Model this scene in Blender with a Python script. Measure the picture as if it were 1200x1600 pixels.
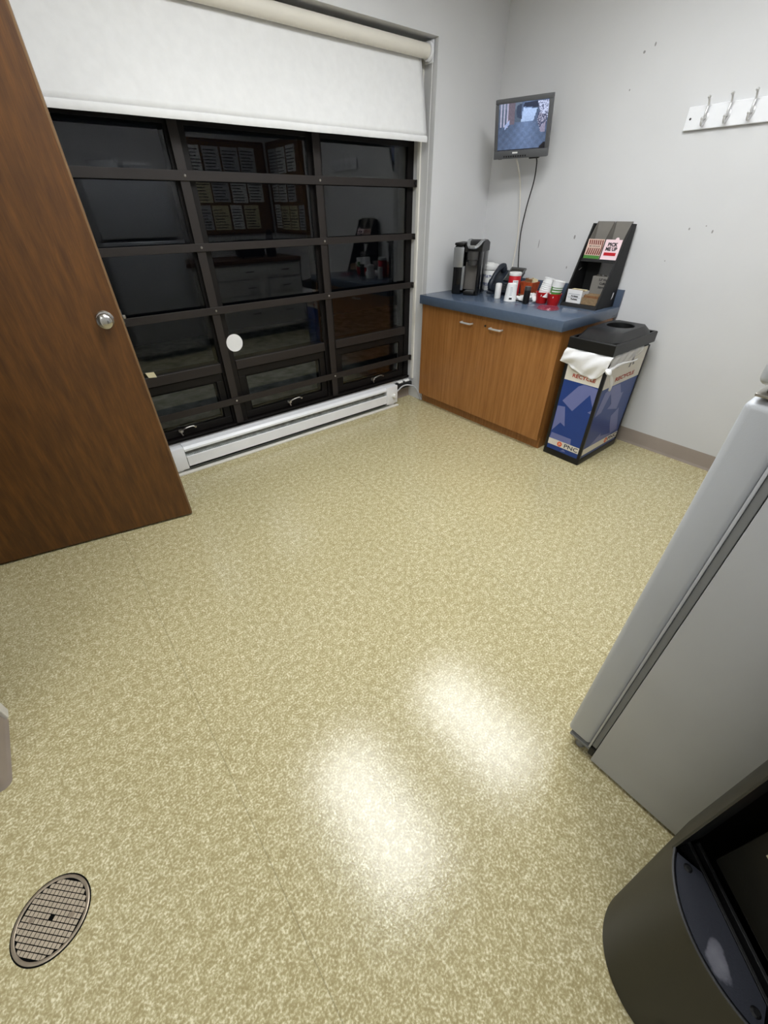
import bpy, bmesh, math, random
from mathutils import Matrix, Vector
random.seed(7)
scene = bpy.context.scene
COL = scene.collection
for o in list(bpy.data.objects): bpy.data.objects.remove(o, do_unlink=True)
PI = math.pi

# ------------------------------------------------------------------ camera
F_PX = 634.56
YAW, PITCH, ROLL = math.radians(38.663), math.radians(36.693), math.radians(-.437)
fw = Vector((math.sin(YAW)*math.cos(PITCH), math.cos(YAW)*math.cos(PITCH), -math.sin(PITCH)))
rt = Vector((math.cos(YAW), -math.sin(YAW), 0)); up = rt.cross(fw)
r2 = math.cos(ROLL)*rt + math.sin(ROLL)*up; u2 = -math.sin(ROLL)*rt + math.cos(ROLL)*up
cam = bpy.data.cameras.new('camera'); camo = bpy.data.objects.new('camera', cam); COL.objects.link(camo)
m = Matrix((r2, u2, -fw)).transposed().to_4x4(); m.translation = (0, 0, 1.4)
camo.matrix_world = m
cam.sensor_fit = 'AUTO'; cam.sensor_width = 36; cam.lens = F_PX*36/1600; cam.clip_start = .02
scene.camera = camo

# ------------------------------------------------------------------ world (night) and exposure
w = bpy.data.worlds.new('night'); scene.world = w; w.use_nodes = True
w.node_tree.nodes['Background'].inputs[0].default_value = (.0006, .0007, .001, 1)
w.node_tree.nodes['Background'].inputs[1].default_value = 1
vs = scene.view_settings
vs.view_transform = 'Standard'; vs.look = 'None'; vs.gamma = 1; vs.use_curve_mapping = False
vs.exposure = 1.3
TROFFER = 7.0           # brightness of the ceiling fixtures' diffusers
CEIL = 2.62
TROFFERS = [(.68, 1.0), (1.87, .97), (-1.2, -.02)]  # last entry: invented fill panel, out of view, brightens faces turned to the alcove

# ------------------------------------------------------------------ materials
def lin(c):
    return tuple(((x/255)/12.92 if x/255 <= .04045 else ((x/255+.055)/1.055)**2.4) for x in c)
MATS = {}
class NT:
    def __init__(s, name):
        s.m = bpy.data.materials.new(name); s.m.use_nodes = True; s.t = s.m.node_tree
        s.b = s.t.nodes['Principled BSDF']; s.out = s.t.nodes['Material Output']; MATS[name] = s.m
    def n(s, typ, **kw):
        nd = s.t.nodes.new(typ)
        for k, v in kw.items():
            if k.startswith('_'): setattr(nd, k[1:], v)
            else: nd.inputs[k.replace('__', ' ')].default_value = v
        return nd
    def l(s, a, b): s.t.links.new(a, b)
    def coords(s, scale=(1, 1, 1), kind='Object', rot=(0, 0, 0)):
        tc = s.n('ShaderNodeTexCoord'); mp = s.n('ShaderNodeMapping'); mp.inputs['Scale'].default_value = scale
        mp.inputs['Rotation'].default_value = rot
        s.l(tc.outputs[kind], mp.inputs['Vector']); return mp.outputs['Vector']
    def noise(s, vec, scale, detail=2, rough=.5):
        nd = s.n('ShaderNodeTexNoise'); nd.inputs['Scale'].default_value = scale
        nd.inputs['Detail'].default_value = detail; nd.inputs['Roughness'].default_value = rough
        s.l(vec, nd.inputs['Vector']); return nd.outputs['Fac']
    def ramp(s, fac, stops):
        r = s.n('ShaderNodeValToRGB'); e = r.color_ramp.elements
        while len(e) < len(stops): e.new(.5)
        for i, (p, c) in enumerate(stops): e[i].position = p; e[i].color = (*c, 1)
        s.l(fac, r.inputs['Fac']); return r.outputs['Color']
    def bump(s, h, strength=.1, dist=.002):
        b = s.n('ShaderNodeBump'); b.inputs['Strength'].default_value = strength; b.inputs['Distance'].default_value = dist
        s.l(h, b.inputs['Height']); s.l(b.outputs['Normal'], s.b.inputs['Normal'])
def plain(name, rgb, rough=.5, metal=0, spec=.5, var=.06, scale=12, bump=0, bscale=200, trans=0, alpha=1, coat=0, ior=1.45):
    t = NT(name); c = lin(rgb)
    v = t.coords()
    if var:
        f = t.noise(v, scale, 3)
        col = t.ramp(f, [(.3, tuple(x*(1-var) for x in c)), (.7, tuple(min(1, x*(1+var)) for x in c))])
        t.l(col, t.b.inputs['Base Color'])
    else: t.b.inputs['Base Color'].default_value = (*c, 1)
    t.b.inputs['Roughness'].default_value = rough; t.b.inputs['Metallic'].default_value = metal
    t.b.inputs['Specular IOR Level'].default_value = spec; t.b.inputs['IOR'].default_value = ior
    t.b.inputs['Transmission Weight'].default_value = trans; t.b.inputs['Alpha'].default_value = alpha
    t.b.inputs['Coat Weight'].default_value = coat
    if bump: t.bump(t.noise(v, bscale, 2), bump)
    return t.m
def wood(name, dark, mid, light, rough=.45, sc=(14, 14, 1.0), gscale=4):
    t = NT(name); v = t.coords(sc)
    a = t.noise(v, gscale, 6, .62); b = t.noise(t.coords((90, 90, 2.5)), 6, 3)
    mx = t.n('ShaderNodeMath', _operation='ADD'); mu = t.n('ShaderNodeMath', _operation='MULTIPLY'); mu.inputs[1].default_value = .35
    t.l(b, mu.inputs[0]); t.l(a, mx.inputs[0]); t.l(mu.outputs[0], mx.inputs[1])
    t.l(t.ramp(mx.outputs[0], [(.45, lin(dark)), (.66, lin(mid)), (.86, lin(light))]), t.b.inputs['Base Color'])
    t.b.inputs['Roughness'].default_value = rough
    t.bump(mx.outputs[0], .06, .001); return t.m
def emit(name, rgb, s):
    t = NT(name); t.b.inputs['Base Color'].default_value = (.8, .8, .8, 1)
    t.b.inputs['Emission Color'].default_value = (*rgb, 1); t.b.inputs['Emission Strength'].default_value = s; return t.m

# wall paint with a few nicks and scuffs that belong to the paint
def wall_mat(name, rgb, marks=()):
    t = NT(name); c = lin(rgb); v = t.coords()
    f = t.noise(v, 2.2, 4)
    col = t.ramp(f, [(.3, tuple(x*.97 for x in c)), (.7, tuple(x*1.03 for x in c))])
    for (p, r, stretch) in marks:
        vm = t.n('ShaderNodeVectorMath', _operation='SUBTRACT'); vm.inputs[1].default_value = p; t.l(v, vm.inputs[0])
        vq = t.n('ShaderNodeVectorMath', _operation='MULTIPLY'); vq.inputs[1].default_value = (1, 1, 1/stretch); t.l(vm.outputs[0], vq.inputs[0])
        ln = t.n('ShaderNodeVectorMath', _operation='LENGTH'); t.l(vq.outputs[0], ln.inputs[0])
        lt = t.n('ShaderNodeMath', _operation='LESS_THAN'); lt.inputs[1].default_value = r; t.l(ln.outputs['Value'], lt.inputs[0])
        mx = t.n('ShaderNodeMix', _data_type='RGBA'); mx.inputs[7].default_value = (.16, .15, .14, 1)
        mu = t.n('ShaderNodeMath', _operation='MULTIPLY'); mu.inputs[1].default_value = .75; t.l(lt.outputs[0], mu.inputs[0])
        t.l(mu.outputs[0], mx.inputs[0]); t.l(col, mx.inputs[6]); col = mx.outputs[2]
    t.l(col, t.b.inputs['Base Color']); t.b.inputs['Roughness'].default_value = .55
    t.b.inputs['Specular IOR Level'].default_value = .35
    t.bump(t.noise(v, 160, 3), .12, .001); return t.m
X_B, Y_A = 3.122, 2.587
wall_mat('paint', (210, 210, 211))
wall_mat('paint_marked', (210, 210, 211), [((X_B, 1.63, 2.07), .006, 1), ((X_B, 1.58, 2.09), .004, 2), ((X_B, 1.66, 1.93), .003, 1.5),
    ((X_B, 1.79, 1.24), .006, 2), ((X_B, 2.06, 1.19), .003, 9), ((X_B, 1.80, 1.06), .004, 2), ((X_B, 1.10, 1.30), .004, 1.5), ((X_B, .98, 1.29), .004, 2),
    ((X_B, 1.02, 1.315), .003, 1), ((X_B, 1.17, 1.14), .003, 1)])
wall_mat('ceiling_paint', (225, 223, 218))
# sheet vinyl with cream flecks
t = NT('vinyl'); v = t.coords()
a = t.noise(v, 165, 2.0, .55); b = t.noise(v, 45, 2, .5); g = t.noise(v, 1.3, 3)
mu = t.n('ShaderNodeMath', _operation='MULTIPLY_ADD'); mu.inputs[1].default_value = .45
t.l(b, mu.inputs[0]); t.l(a, mu.inputs[2])
col = t.ramp(mu.outputs[0], [(.48, lin((160, 147, 106))), (.66, lin((173, 160, 119))), (.78, lin((196, 186, 146))), (.95, lin((232, 225, 194)))])
gm = t.ramp(g, [(.3, (.93, .93, .92)), (.7, (1, 1, 1))])
mx = t.n('ShaderNodeMix', _data_type='RGBA', _blend_type='MULTIPLY'); mx.inputs[0].default_value = 1
t.l(col, mx.inputs[6]); t.l(gm, mx.inputs[7]); col = mx.outputs[2]
sx = t.n('ShaderNodeSeparateXYZ'); t.l(v, sx.inputs[0])
for xs in (-.048, 1.255):
    s1 = t.n('ShaderNodeMath', _operation='SUBTRACT'); s1.inputs[1].default_value = xs; t.l(sx.outputs[0], s1.inputs[0])
    s2 = t.n('ShaderNodeMath', _operation='ABSOLUTE'); t.l(s1.outputs[0], s2.inputs[0])
    s3 = t.n('ShaderNodeMath', _operation='LESS_THAN'); s3.inputs[1].default_value = .0014; t.l(s2.outputs[0], s3.inputs[0])
    s4 = t.n('ShaderNodeMath', _operation='MULTIPLY'); s4.inputs[1].default_value = .35; t.l(s3.outputs[0], s4.inputs[0])
    mx = t.n('ShaderNodeMix', _data_type='RGBA'); mx.inputs[7].default_value = (*lin((95, 88, 60)), 1)
    t.l(s4.outputs[0], mx.inputs[0]); t.l(col, mx.inputs[6]); col = mx.outputs[2]
t.l(col, t.b.inputs['Base Color'])
t.b.inputs['Roughness'].default_value = .165; t.b.inputs['Specular IOR Level'].default_value = .46
t.bump(t.noise(v, 190, 2), .24, .0012)
plain('cove_base', (150, 138, 128), .45, var=.04)
wood('door_veneer', (68, 40, 12), (88, 54, 17), (108, 68, 24), .5, (11, 11, 1.4), 3.2)
plain('door_edge', (120, 92, 62), .6)
wood('oak_veneer', (134, 86, 40), (154, 103, 52), (168, 116, 64), .42, (16, 16, .7), 3.6)
wood('counter_edge_wood', (70, 44, 24), (96, 62, 34), (116, 78, 44), .45)
plain('blue_laminate', (80, 93, 112), .22, var=.05, scale=60)
plain('blue_laminate_edge', (72, 84, 103), .32, var=.05, scale=60)
plain('bronze_bar', (39, 34, 32), .5, var=.08, spec=.4)
plain('bronze_frame', (17, 14, 13), .5, var=.1, spec=.3)
plain('black_gap', (8, 8, 8), .8, var=0, spec=.1)
plain('steel', (190, 188, 184), .22, 1, var=.03)
plain('satin_nickel', (176, 172, 166), .3, 1, var=.04)
plain('hook_silver', (214, 214, 214), .32, .55, var=.03)
plain('dull_steel', (165, 152, 135), .38, .8, var=.08, scale=60)
plain('drain_plate', (186, 172, 152), .42, .35, var=.1, scale=60)
plain('shade_fabric', (226, 226, 226), .85, var=.025, scale=25, bump=.1, bscale=700, spec=.2)
plain('shade_vinyl', (222, 217, 206), .6, var=.02)
plain('white_enamel', (232, 233, 236), .3, var=.02)
plain('heater_fin', (105, 108, 104), .5, .5, var=.15, scale=40)
plain('deflector_grey', (150, 154, 150), .5, .2, var=.35, scale=30)
plain('chalk_white', (225, 222, 214), .6, var=.05)
plain('fridge_side', (186, 188, 192), .42, var=.03, scale=5, bump=.06, bscale=420)
plain('fridge_door', (188, 191, 196), .36, var=.02, scale=5, bump=.1, bscale=380)
plain('gasket', (135, 136, 136), .7, var=.05)
plain('dark_plastic', (30, 30, 31), .45, var=.1)
plain('black_plastic', (17, 17, 18), .38, var=.08, bump=.05, bscale=300)
plain('black_rough', (16, 16, 17), .6, var=.1, bump=.2, bscale=420)
plain('flap_plastic', (46, 44, 38), .4, var=.1, bump=.05, bscale=260)
plain('bin_olive', (28, 26, 21), .5, spec=.35, var=.1, scale=6, bump=.05, bscale=260)
# ledge of the can with its pale scuff
t = NT('can_ledge'); v = t.coords(); f = t.noise(v, 30, 4)
vm = t.n('ShaderNodeVectorMath', _operation='SUBTRACT'); vm.inputs[1].default_value = (.135, .034, .47); t.l(v, vm.inputs[0])
vq = t.n('ShaderNodeVectorMath', _operation='MULTIPLY'); vq.inputs[1].default_value = (1/.016, 1/.028, 1); t.l(vm.outputs[0], vq.inputs[0])
ln = t.n('ShaderNodeVectorMath', _operation='LENGTH'); t.l(vq.outputs[0], ln.inputs[0])
ad = t.n('ShaderNodeMath', _operation='MULTIPLY_ADD'); ad.inputs[1].default_value = 2.2; t.l(f, ad.inputs[0]); t.l(ln.outputs['Value'], ad.inputs[2])
t.l(t.ramp(ad.outputs[0], [(.0, lin((120, 120, 126))), (.98, lin((95, 95, 104))), (1.0, lin((40, 42, 52)))]), t.b.inputs['Base Color'])
mr = t.n('ShaderNodeMapRange'); mr.inputs[1].default_value = 0; mr.inputs[2].default_value = 2.1; t.l(ad.outputs[0], mr.inputs[0])
t.l(t.ramp(mr.outputs[0], [(.0, lin((128, 128, 134))), (.84, lin((88, 88, 96))), (.95, lin((36, 38, 46)))]), t.b.inputs['Base Color'])
t.b.inputs['Roughness'].default_value = .42; t.bump(t.noise(v, 420, 2), .25)
plain('recycle_blue', (30, 62, 132), .28, var=.04)
plain('recycle_arrow', (108, 116, 168), .28, var=.03)
plain('label_cream', (222, 216, 204), .35, var=.02)
plain('letter_rust', (172, 66, 40), .5, var=0)
plain('letter_orange', (226, 96, 40), .5, var=0)
plain('letter_dark', (42, 46, 62), .5, var=0)
plain('figure_grey', (128, 126, 124), .5, var=0)
t = NT('liner'); t.b.inputs['Base Color'].default_value = (*lin((240, 240, 242)), 1); t.b.inputs['Roughness'].default_value = .35
t.b.inputs['Subsurface Weight'].default_value = 0; t.bump(t.noise(t.coords(), 60, 4), .35, .004)
t = NT('liner_clear'); t.b.inputs['Base Color'].default_value = (*lin((238, 238, 240)), 1); t.b.inputs['Roughness'].default_value = .25
t.b.inputs['Alpha'].default_value = .45; t.bump(t.noise(t.coords(), 60, 4), .5, .004)
plain('plastic_white', (232, 232, 230), .35, var=.02)
plain('paper_white', (228, 228, 228), .7, var=.03)
plain('paper_cream', (216, 206, 170), .7, var=.03)
plain('paper_grey', (185, 186, 190), .7, var=.04)
plain('print_grey', (110, 116, 130), .7, var=0)
plain('print_blue', (40, 58, 120), .6, var=0)
plain('print_black', (28, 28, 32), .6, var=0)
plain('print_green', (74, 128, 58), .5, var=0)
plain('slate_plastic', (36, 42, 52), .42, var=.06)
plain('gunmetal', (74, 73, 72), .35, .3, var=.05)
plain('warm_grey', (112, 108, 103), .4, .2, var=.05)
plain('chrome_grey', (176, 178, 180), .25, .7, var=.03)
plain('smoke_plastic', (24, 24, 25), .12, var=0)
plain('phone_screen', (52, 50, 46), .15, var=0)
plain('red_plastic', (196, 26, 28), .3, var=.04)
plain('red_label', (186, 32, 42), .35, var=.03)
plain('red_clear', (170, 50, 70), .08, var=0, alpha=.3)
plain('orange_pack', (176, 78, 40), .6, var=.25, scale=60)
plain('brown_pack', (128, 88, 56), .6, var=.2, scale=60)
plain('kraft', (134, 112, 84), .7, var=.2, scale=90)
plain('carton_grey', (128, 124, 118), .75, var=.05)
plain('carton_dark', (92, 88, 82), .75, var=.05)
plain('choc_brown', (112, 44, 34), .5, var=.1)
plain('choc_cream', (214, 186, 172), .5, var=.04)
plain('pink_card', (240, 212, 218), .5, var=.02)
plain('clear_plastic', (210, 212, 214), .1, var=0, alpha=.35)
plain('monitor_case', (88, 89, 92), .42, var=.05)
plain('cork', (120, 88, 56), .85, var=.15, scale=120)
plain('cabinet_grey', (205, 205, 203), .4, var=.02)
plain('snow_ground', (205, 205, 208), .8, var=.35, scale=9)
# window glass
t = NT('window_glass'); t.t.nodes.remove(t.b)
fr = t.n('ShaderNodeFresnel', IOR=1.40); tr = t.n('ShaderNodeBsdfTransparent'); tr.inputs[0].default_value = (.72, .74, .72, 1)
gl = t.n('ShaderNodeBsdfGlossy'); gl.inputs['Roughness'].default_value = .012; gl.inputs[0].default_value = (.95, .95, 1, 1)
ms = t.n('ShaderNodeMixShader'); t.l(fr.outputs[0], ms.inputs[0]); t.l(tr.outputs[0], ms.inputs[1]); t.l(gl.outputs[0], ms.inputs[2])
t.l(ms.outputs[0], t.out.inputs['Surface'])
emit('troffer_light', (.965, .99, 1.0), TROFFER); emit('added_troffer_fill', (.965, .99, 1.0), TROFFER*.36)
t = NT('screen_picture'); at = t.n('ShaderNodeVertexColor'); at.layer_name = 'Col'
t.b.inputs['Base Color'].default_value = (.01, .01, .01, 1); t.b.inputs['Roughness'].default_value = .25
t.l(at.outputs['Color'], t.b.inputs['Emission Color']); t.b.inputs['Emission Strength'].default_value = .55

# ------------------------------------------------------------------ mesh helpers
def NB(): return bmesh.new()
def merge(bm, tmp, M=None):
    if M is not None: bmesh.ops.transform(tmp, matrix=M, verts=tmp.verts)
    me = bpy.data.meshes.new('t'); tmp.to_mesh(me); tmp.free(); bm.from_mesh(me); bpy.data.meshes.remove(me)
def bx(bm, x0, x1, y0, y1, z0, z1, bev=0, M=None, seg=2):
    tmp = bmesh.new(); bmesh.ops.create_cube(tmp, size=1)
    bmesh.ops.transform(tmp, matrix=Matrix.Translation(((x0+x1)/2, (y0+y1)/2, (z0+z1)/2)) @ Matrix.Diagonal((abs(x1-x0), abs(y1-y0), abs(z1-z0), 1)), verts=tmp.verts)
    if bev: bmesh.ops.bevel(tmp, geom=tmp.edges[:], offset=bev, segments=seg, affect='EDGES', profile=.5)
    merge(bm, tmp, M); return bm
def lathe(bm, prof, seg=32, M=None, close=True):
    tmp = bmesh.new(); rings = []
    for r, z in prof:
        if r < 1e-6: rings.append([tmp.verts.new((0, 0, z))])
        else: rings.append([tmp.verts.new((r*math.cos(2*PI*i/seg), r*math.sin(2*PI*i/seg), z)) for i in range(seg)])
    for a, b in zip(rings, rings[1:]):
        for i in range(seg):
            j = (i+1) % seg
            if len(a) == 1 and len(b) == 1: continue
            if len(a) == 1: tmp.faces.new((a[0], b[i], b[j]))
            elif len(b) == 1: tmp.faces.new((a[i], a[j], b[0]))
            else: tmp.faces.new((a[i], a[j], b[j], b[i]))
    bmesh.ops.recalc_face_normals(tmp, faces=tmp.faces)
    merge(bm, tmp, M); return bm
def axis_M(p0, p1):
    p0, p1 = Vector(p0), Vector(p1); q = (p1-p0).to_track_quat('Z', 'Y')
    return Matrix.Translation(p0) @ q.to_matrix().to_4x4(), (p1-p0).length
def cyl(bm, p0, p1, r0, r1=None, seg=20):
    r1 = r0 if r1 is None else r1; M, L = axis_M(p0, p1)
    return lathe(bm, [(0, 0), (r0, 0), (r1, L), (0, L)], seg, M)
def tube(bm, pts, r, seg=8):
    pts = [Vector(p) for p in pts]; n = len(pts); rr = r if isinstance(r, (list, tuple)) else [r]*n
    rings = []; prev = None
    for i, p in enumerate(pts):
        d = (pts[min(i+1, n-1)]-pts[max(i-1, 0)]).normalized()
        a = prev if prev is not None else (Vector((0, 0, 1)) if abs(d.z) < .9 else Vector((1, 0, 0)))
        a = (a - d*a.dot(d)).normalized(); prev = a; b = d.cross(a)
        rings.append([bm.verts.new(p+(a*math.cos(2*PI*k/seg)+b*math.sin(2*PI*k/seg))*rr[i]) for k in range(seg)])
    for A, B in zip(rings, rings[1:]):
        for k in range(seg): bm.faces.new((A[k], A[(k+1) % seg], B[(k+1) % seg], B[k]))
    bm.faces.new(rings[0][::-1]); bm.faces.new(rings[-1]); return bm
def smooth_path(pts, n=8):
    P = [Vector(p) for p in pts]; out = []
    for i in range(len(P)-1):
        p0, p1, p2, p3 = P[max(i-1, 0)], P[i], P[i+1], P[min(i+2, len(P)-1)]
        for k in range(n):
            t = k/n
            out.append(.5*((2*p1)+(-p0+p2)*t+(2*p0-5*p1+4*p2-p3)*t*t+(-p0+3*p1-3*p2+p3)*t**3))
    return out+[P[-1]]
def prism(bm, poly, fn, d0, d1):
    """extrude a 2D outline between depths d0 and d1; fn(u, v, d) -> point"""
    A = [bm.verts.new(fn(u, v, d0)) for u, v in poly]; B = [bm.verts.new(fn(u, v, d1)) for u, v in poly]
    fs = [bm.faces.new(A), bm.faces.new(B[::-1])]
    for i in range(len(poly)):
        j = (i+1) % len(poly); fs.append(bm.faces.new((A[j], A[i], B[i], B[j])))
    bmesh.ops.recalc_face_normals(bm, faces=fs); return bm
def grid(bm, fn, nu, nv):
    V = [[bm.verts.new(fn(i/nu, j/nv)) for j in range(nv+1)] for i in range(nu+1)]
    for i in range(nu):
        for j in range(nv): bm.faces.new((V[i][j], V[i+1][j], V[i+1][j+1], V[i][j+1]))
    return V
def obj(name, bm, mat, parent=None, smooth=True, label=None):
    bmesh.ops.recalc_face_normals(bm, faces=bm.faces)
    me = bpy.data.meshes.new(name); bm.to_mesh(me); bm.free(); return link(name, me, mat, parent, smooth, label)
def link(name, me, mat, parent=None, smooth=True, label=None):
    o = bpy.data.objects.new(name, me); COL.objects.link(o)
    if not me.materials: me.materials.append(MATS[mat])
    if smooth and me.polygons:
        me.polygons.foreach_set('use_smooth', [True]*len(me.polygons)); me.set_sharp_from_angle(angle=math.radians(35))
    if parent is not None: o.parent = parent
    if label: o['label'] = label
    return o
def tag(o, label, cat, group=None):
    o['label'] = label; o['category'] = cat
    if group: o['group'] = group
    return o
def thing(name, label, cat, loc=(0, 0, 0), rotz=0, group=None):
    o = bpy.data.objects.new(name, None); COL.objects.link(o); o.location = loc; o.rotation_euler = (0, 0, rotz)
    o.empty_display_size = .05
    return tag(o, label, cat, group)
def struct(name, bm, mat, parent=None, smooth=False):
    o = obj(name, bm, mat, parent, smooth)
    if parent is None: o['kind'] = 'structure'
    return o
def text(name, s, size, M, mat, parent, off=0, ext=.0004, width=None, label=None):
    """flat lettering; M maps the text's own x right, y up, z out; centred on its origin"""
    cu = bpy.data.curves.new('t', 'FONT'); cu.body = s; cu.size = size; cu.align_x = 'CENTER'; cu.align_y = 'CENTER'
    cu.offset = off; cu.extrude = ext; cu.resolution_u = 2
    o = bpy.data.objects.new('t', cu); COL.objects.link(o)
    me = bpy.data.meshes.new_from_object(o.evaluated_get(bpy.context.evaluated_depsgraph_get())); bpy.data.objects.remove(o); bpy.data.curves.remove(cu)
    xs = [q.co.x for q in me.vertices]
    if width and xs:
        k = width/(max(xs)-min(xs)); me.transform(Matrix.Diagonal((k, 1, 1, 1)))
    me.transform(M); me.name = name
    return link(name, me, mat, parent, False, label)
def frame_M(o, xdir, ydir):
    x, y = Vector(xdir).normalized(), Vector(ydir).normalized(); z = x.cross(y)
    M = Matrix((x, y, z)).transposed().to_4x4(); M.translation = o; return M
def copy_tree(o, parent=None):
    c = o.copy(); COL.objects.link(c)
    if parent is not None: c.parent = parent
    for ch in list(o.children): copy_tree(ch, c)
    return c

# ================================================================== STRUCTURE
X_L, X_LL, Y_S, Y_OUT = -.588, -1.9, -.65, 2.95
Y_BAR, Y_GL = 2.737, 2.785           # planes of the guard bars and of the window glass
WX0, WX1, WZ0, WZ1 = .075, 2.512, .165, 2.215   # window opening
b = NB(); bx(b, X_LL, X_B, Y_S, 2.90, -.06, 0); struct('floor', b, 'vinyl')
b = NB(); bx(b, X_LL-.1, X_B+.1, Y_S-.1, 2.90, CEIL, CEIL+.08); struct('ceiling', b, 'ceiling_paint')
b = NB()
bx(b, WX1, X_B+.1, Y_A, 2.90, 0, CEIL); bx(b, X_LL, WX0, Y_A, 2.90, 0, CEIL); bx(b, WX0, WX1, Y_A, 2.90, WZ1, CEIL)
bx(b, WX0, WX1, 2.762, 2.90, 0, WZ0); struct('wall_back', b, 'paint')
b = NB(); bx(b, X_B, X_B+.1, Y_S-.1, Y_A, 0, CEIL); struct('wall_right', b, 'paint_marked')
b = NB(); bx(b, X_LL-.1, X_B, Y_S-.1, Y_S, 0, CEIL); struct('wall_front', b, 'paint')
b = NB(); bx(b, X_LL-.1, X_LL, Y_S, 2.90, 0, CEIL); struct('wall_far_left', b, 'paint')
b = NB()   # the left wall: pier beside the doorway, header over it, stub by the window wall
bx(b, -.70, X_L, 1.114, 1.36, 0, CEIL); bx(b, -.70, X_L, 1.36, 2.38, 2.10, CEIL); bx(b, -.70, X_L, 2.38, Y_A, 0, CEIL)
bx(b, X_LL, -.70, 1.114, 1.23, 0, CEIL); struct('wall_left', b, 'paint')
b = NB()   # painted steel door frame
bx(b, -.715, X_L+.014, 1.362, 1.40, 0, 2.06, .003); bx(b, -.715, X_L+.014, 2.34, 2.378, 0, 2.06, .003); bx(b, -.715, X_L+.014, 1.362, 2.378, 2.06, 2.098, .003)
o = struct('trim_1', b, 'chalk_white'); o.name = 'trim_1'

# cove base mouldings
def cove(bm, fn, L, n=1, h=.102):
    prof = [(0, 0), (.011, 0), (.0105, .003), (.006, .009), (.0035, .018), (.003, h-.004), (.0015, h), (0, h)]
    for i in range(n):
        pass
    A = [bm.verts.new(fn(d, 0, z)) for d, z in prof]; B = [bm.verts.new(fn(d, L, z)) for d, z in prof]
    bm.faces.new(A); bm.faces.new(B[::-1])
    for i in range(len(prof)):
        j = (i+1) % len(prof); bm.faces.new((A[i], A[j], B[j], B[i]))
b = NB(); cove(b, lambda d, s, z: (X_B-d, -.05+s, z), 1.38); struct('baseboard_right', b, 'cove_base', smooth=True)
b = NB(); cove(b, lambda d, s, z: (2.25+s, 2.762-d, z), .262, h=.10); struct('baseboard_back', b, 'cove_base', smooth=True)
# base around the end of the pier: straight run, rounded outside corner, run along the alcove
b = NB(); prof = [(0, 0), (.0125, 0), (.012, .003), (.008, .009), (.0055, .018), (.005, .098), (.003, .102), (0, .102)]
path = [((X_L, 1.357), (1, 0)), ((X_L, 1.125), (1, 0))]
for k in range(1, 8):
    a = -k*PI/2/8; path.append(((X_L-.011, 1.125), (math.cos(a), math.sin(a), .011)))
path += [((X_L-.011, 1.114), (0, -1)), ((X_LL+.02, 1.114), (0, -1))]
rings = []
for p, n in path:
    e = n[2] if len(n) == 3 else 0
    rings.append([b.verts.new((p[0]+n[0]*(d+e), p[1]+n[1]*(d+e), z)) for d, z in prof])
for A, B in zip(rings, rings[1:]):
    for i in range(len(prof)): j = (i+1) % len(prof); b.faces.new((A[i], A[j], B[j], B[i]))
b.faces.new(rings[0]); b.faces.new(rings[-1][::-1]); struct('baseboard_left', b, 'cove_base', smooth=True)

# ---- window: bronze frame, three fixed panes over three hopper sashes
b = NB()
fx = [(WX0, .86-.755), (.862, .962), (1.657, 1.757), (2.457, WX1)]
bx(b, WX0, .155, 2.775, 2.875, WZ0, WZ1-.01); bx(b, .862, .962, 2.775, 2.875, WZ0, WZ1-.01); bx(b, 1.657, 1.757, 2.775, 2.875, WZ0, WZ1-.01); bx(b, 2.457, WX1-.002, 2.775, 2.875, WZ0, WZ1-.01)
win = struct('window_1', b, 'bronze_frame'); 
b = NB()
for x0, x1 in ((.155, .862), (.962, 1.657), (1.757, 2.457)): bx(b, x0, x1, 2.775, 2.875, 1.742, 1.80); bx(b, x0, x1, 2.775, 2.875, 2.16, 2.205)
obj('head_rail', b, 'bronze_frame', win, False)
b = NB()
for x0, x1 in ((.155, .862), (.962, 1.657), (1.757, 2.457)): bx(b, x0, x1, 2.768, 2.872, .542, .602, .004)
obj('meeting_rail', b, 'bronze_bar', win, False)
b = NB(); bx(b, WX0+.004, WX1-.004, 2.755, 2.885, WZ0+.001, WZ0+.022, .004); obj('sill_rail', b, 'bronze_frame', win, False)
panes = [(.155, .862), (.962, 1.657), (1.757, 2.457)]
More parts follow.
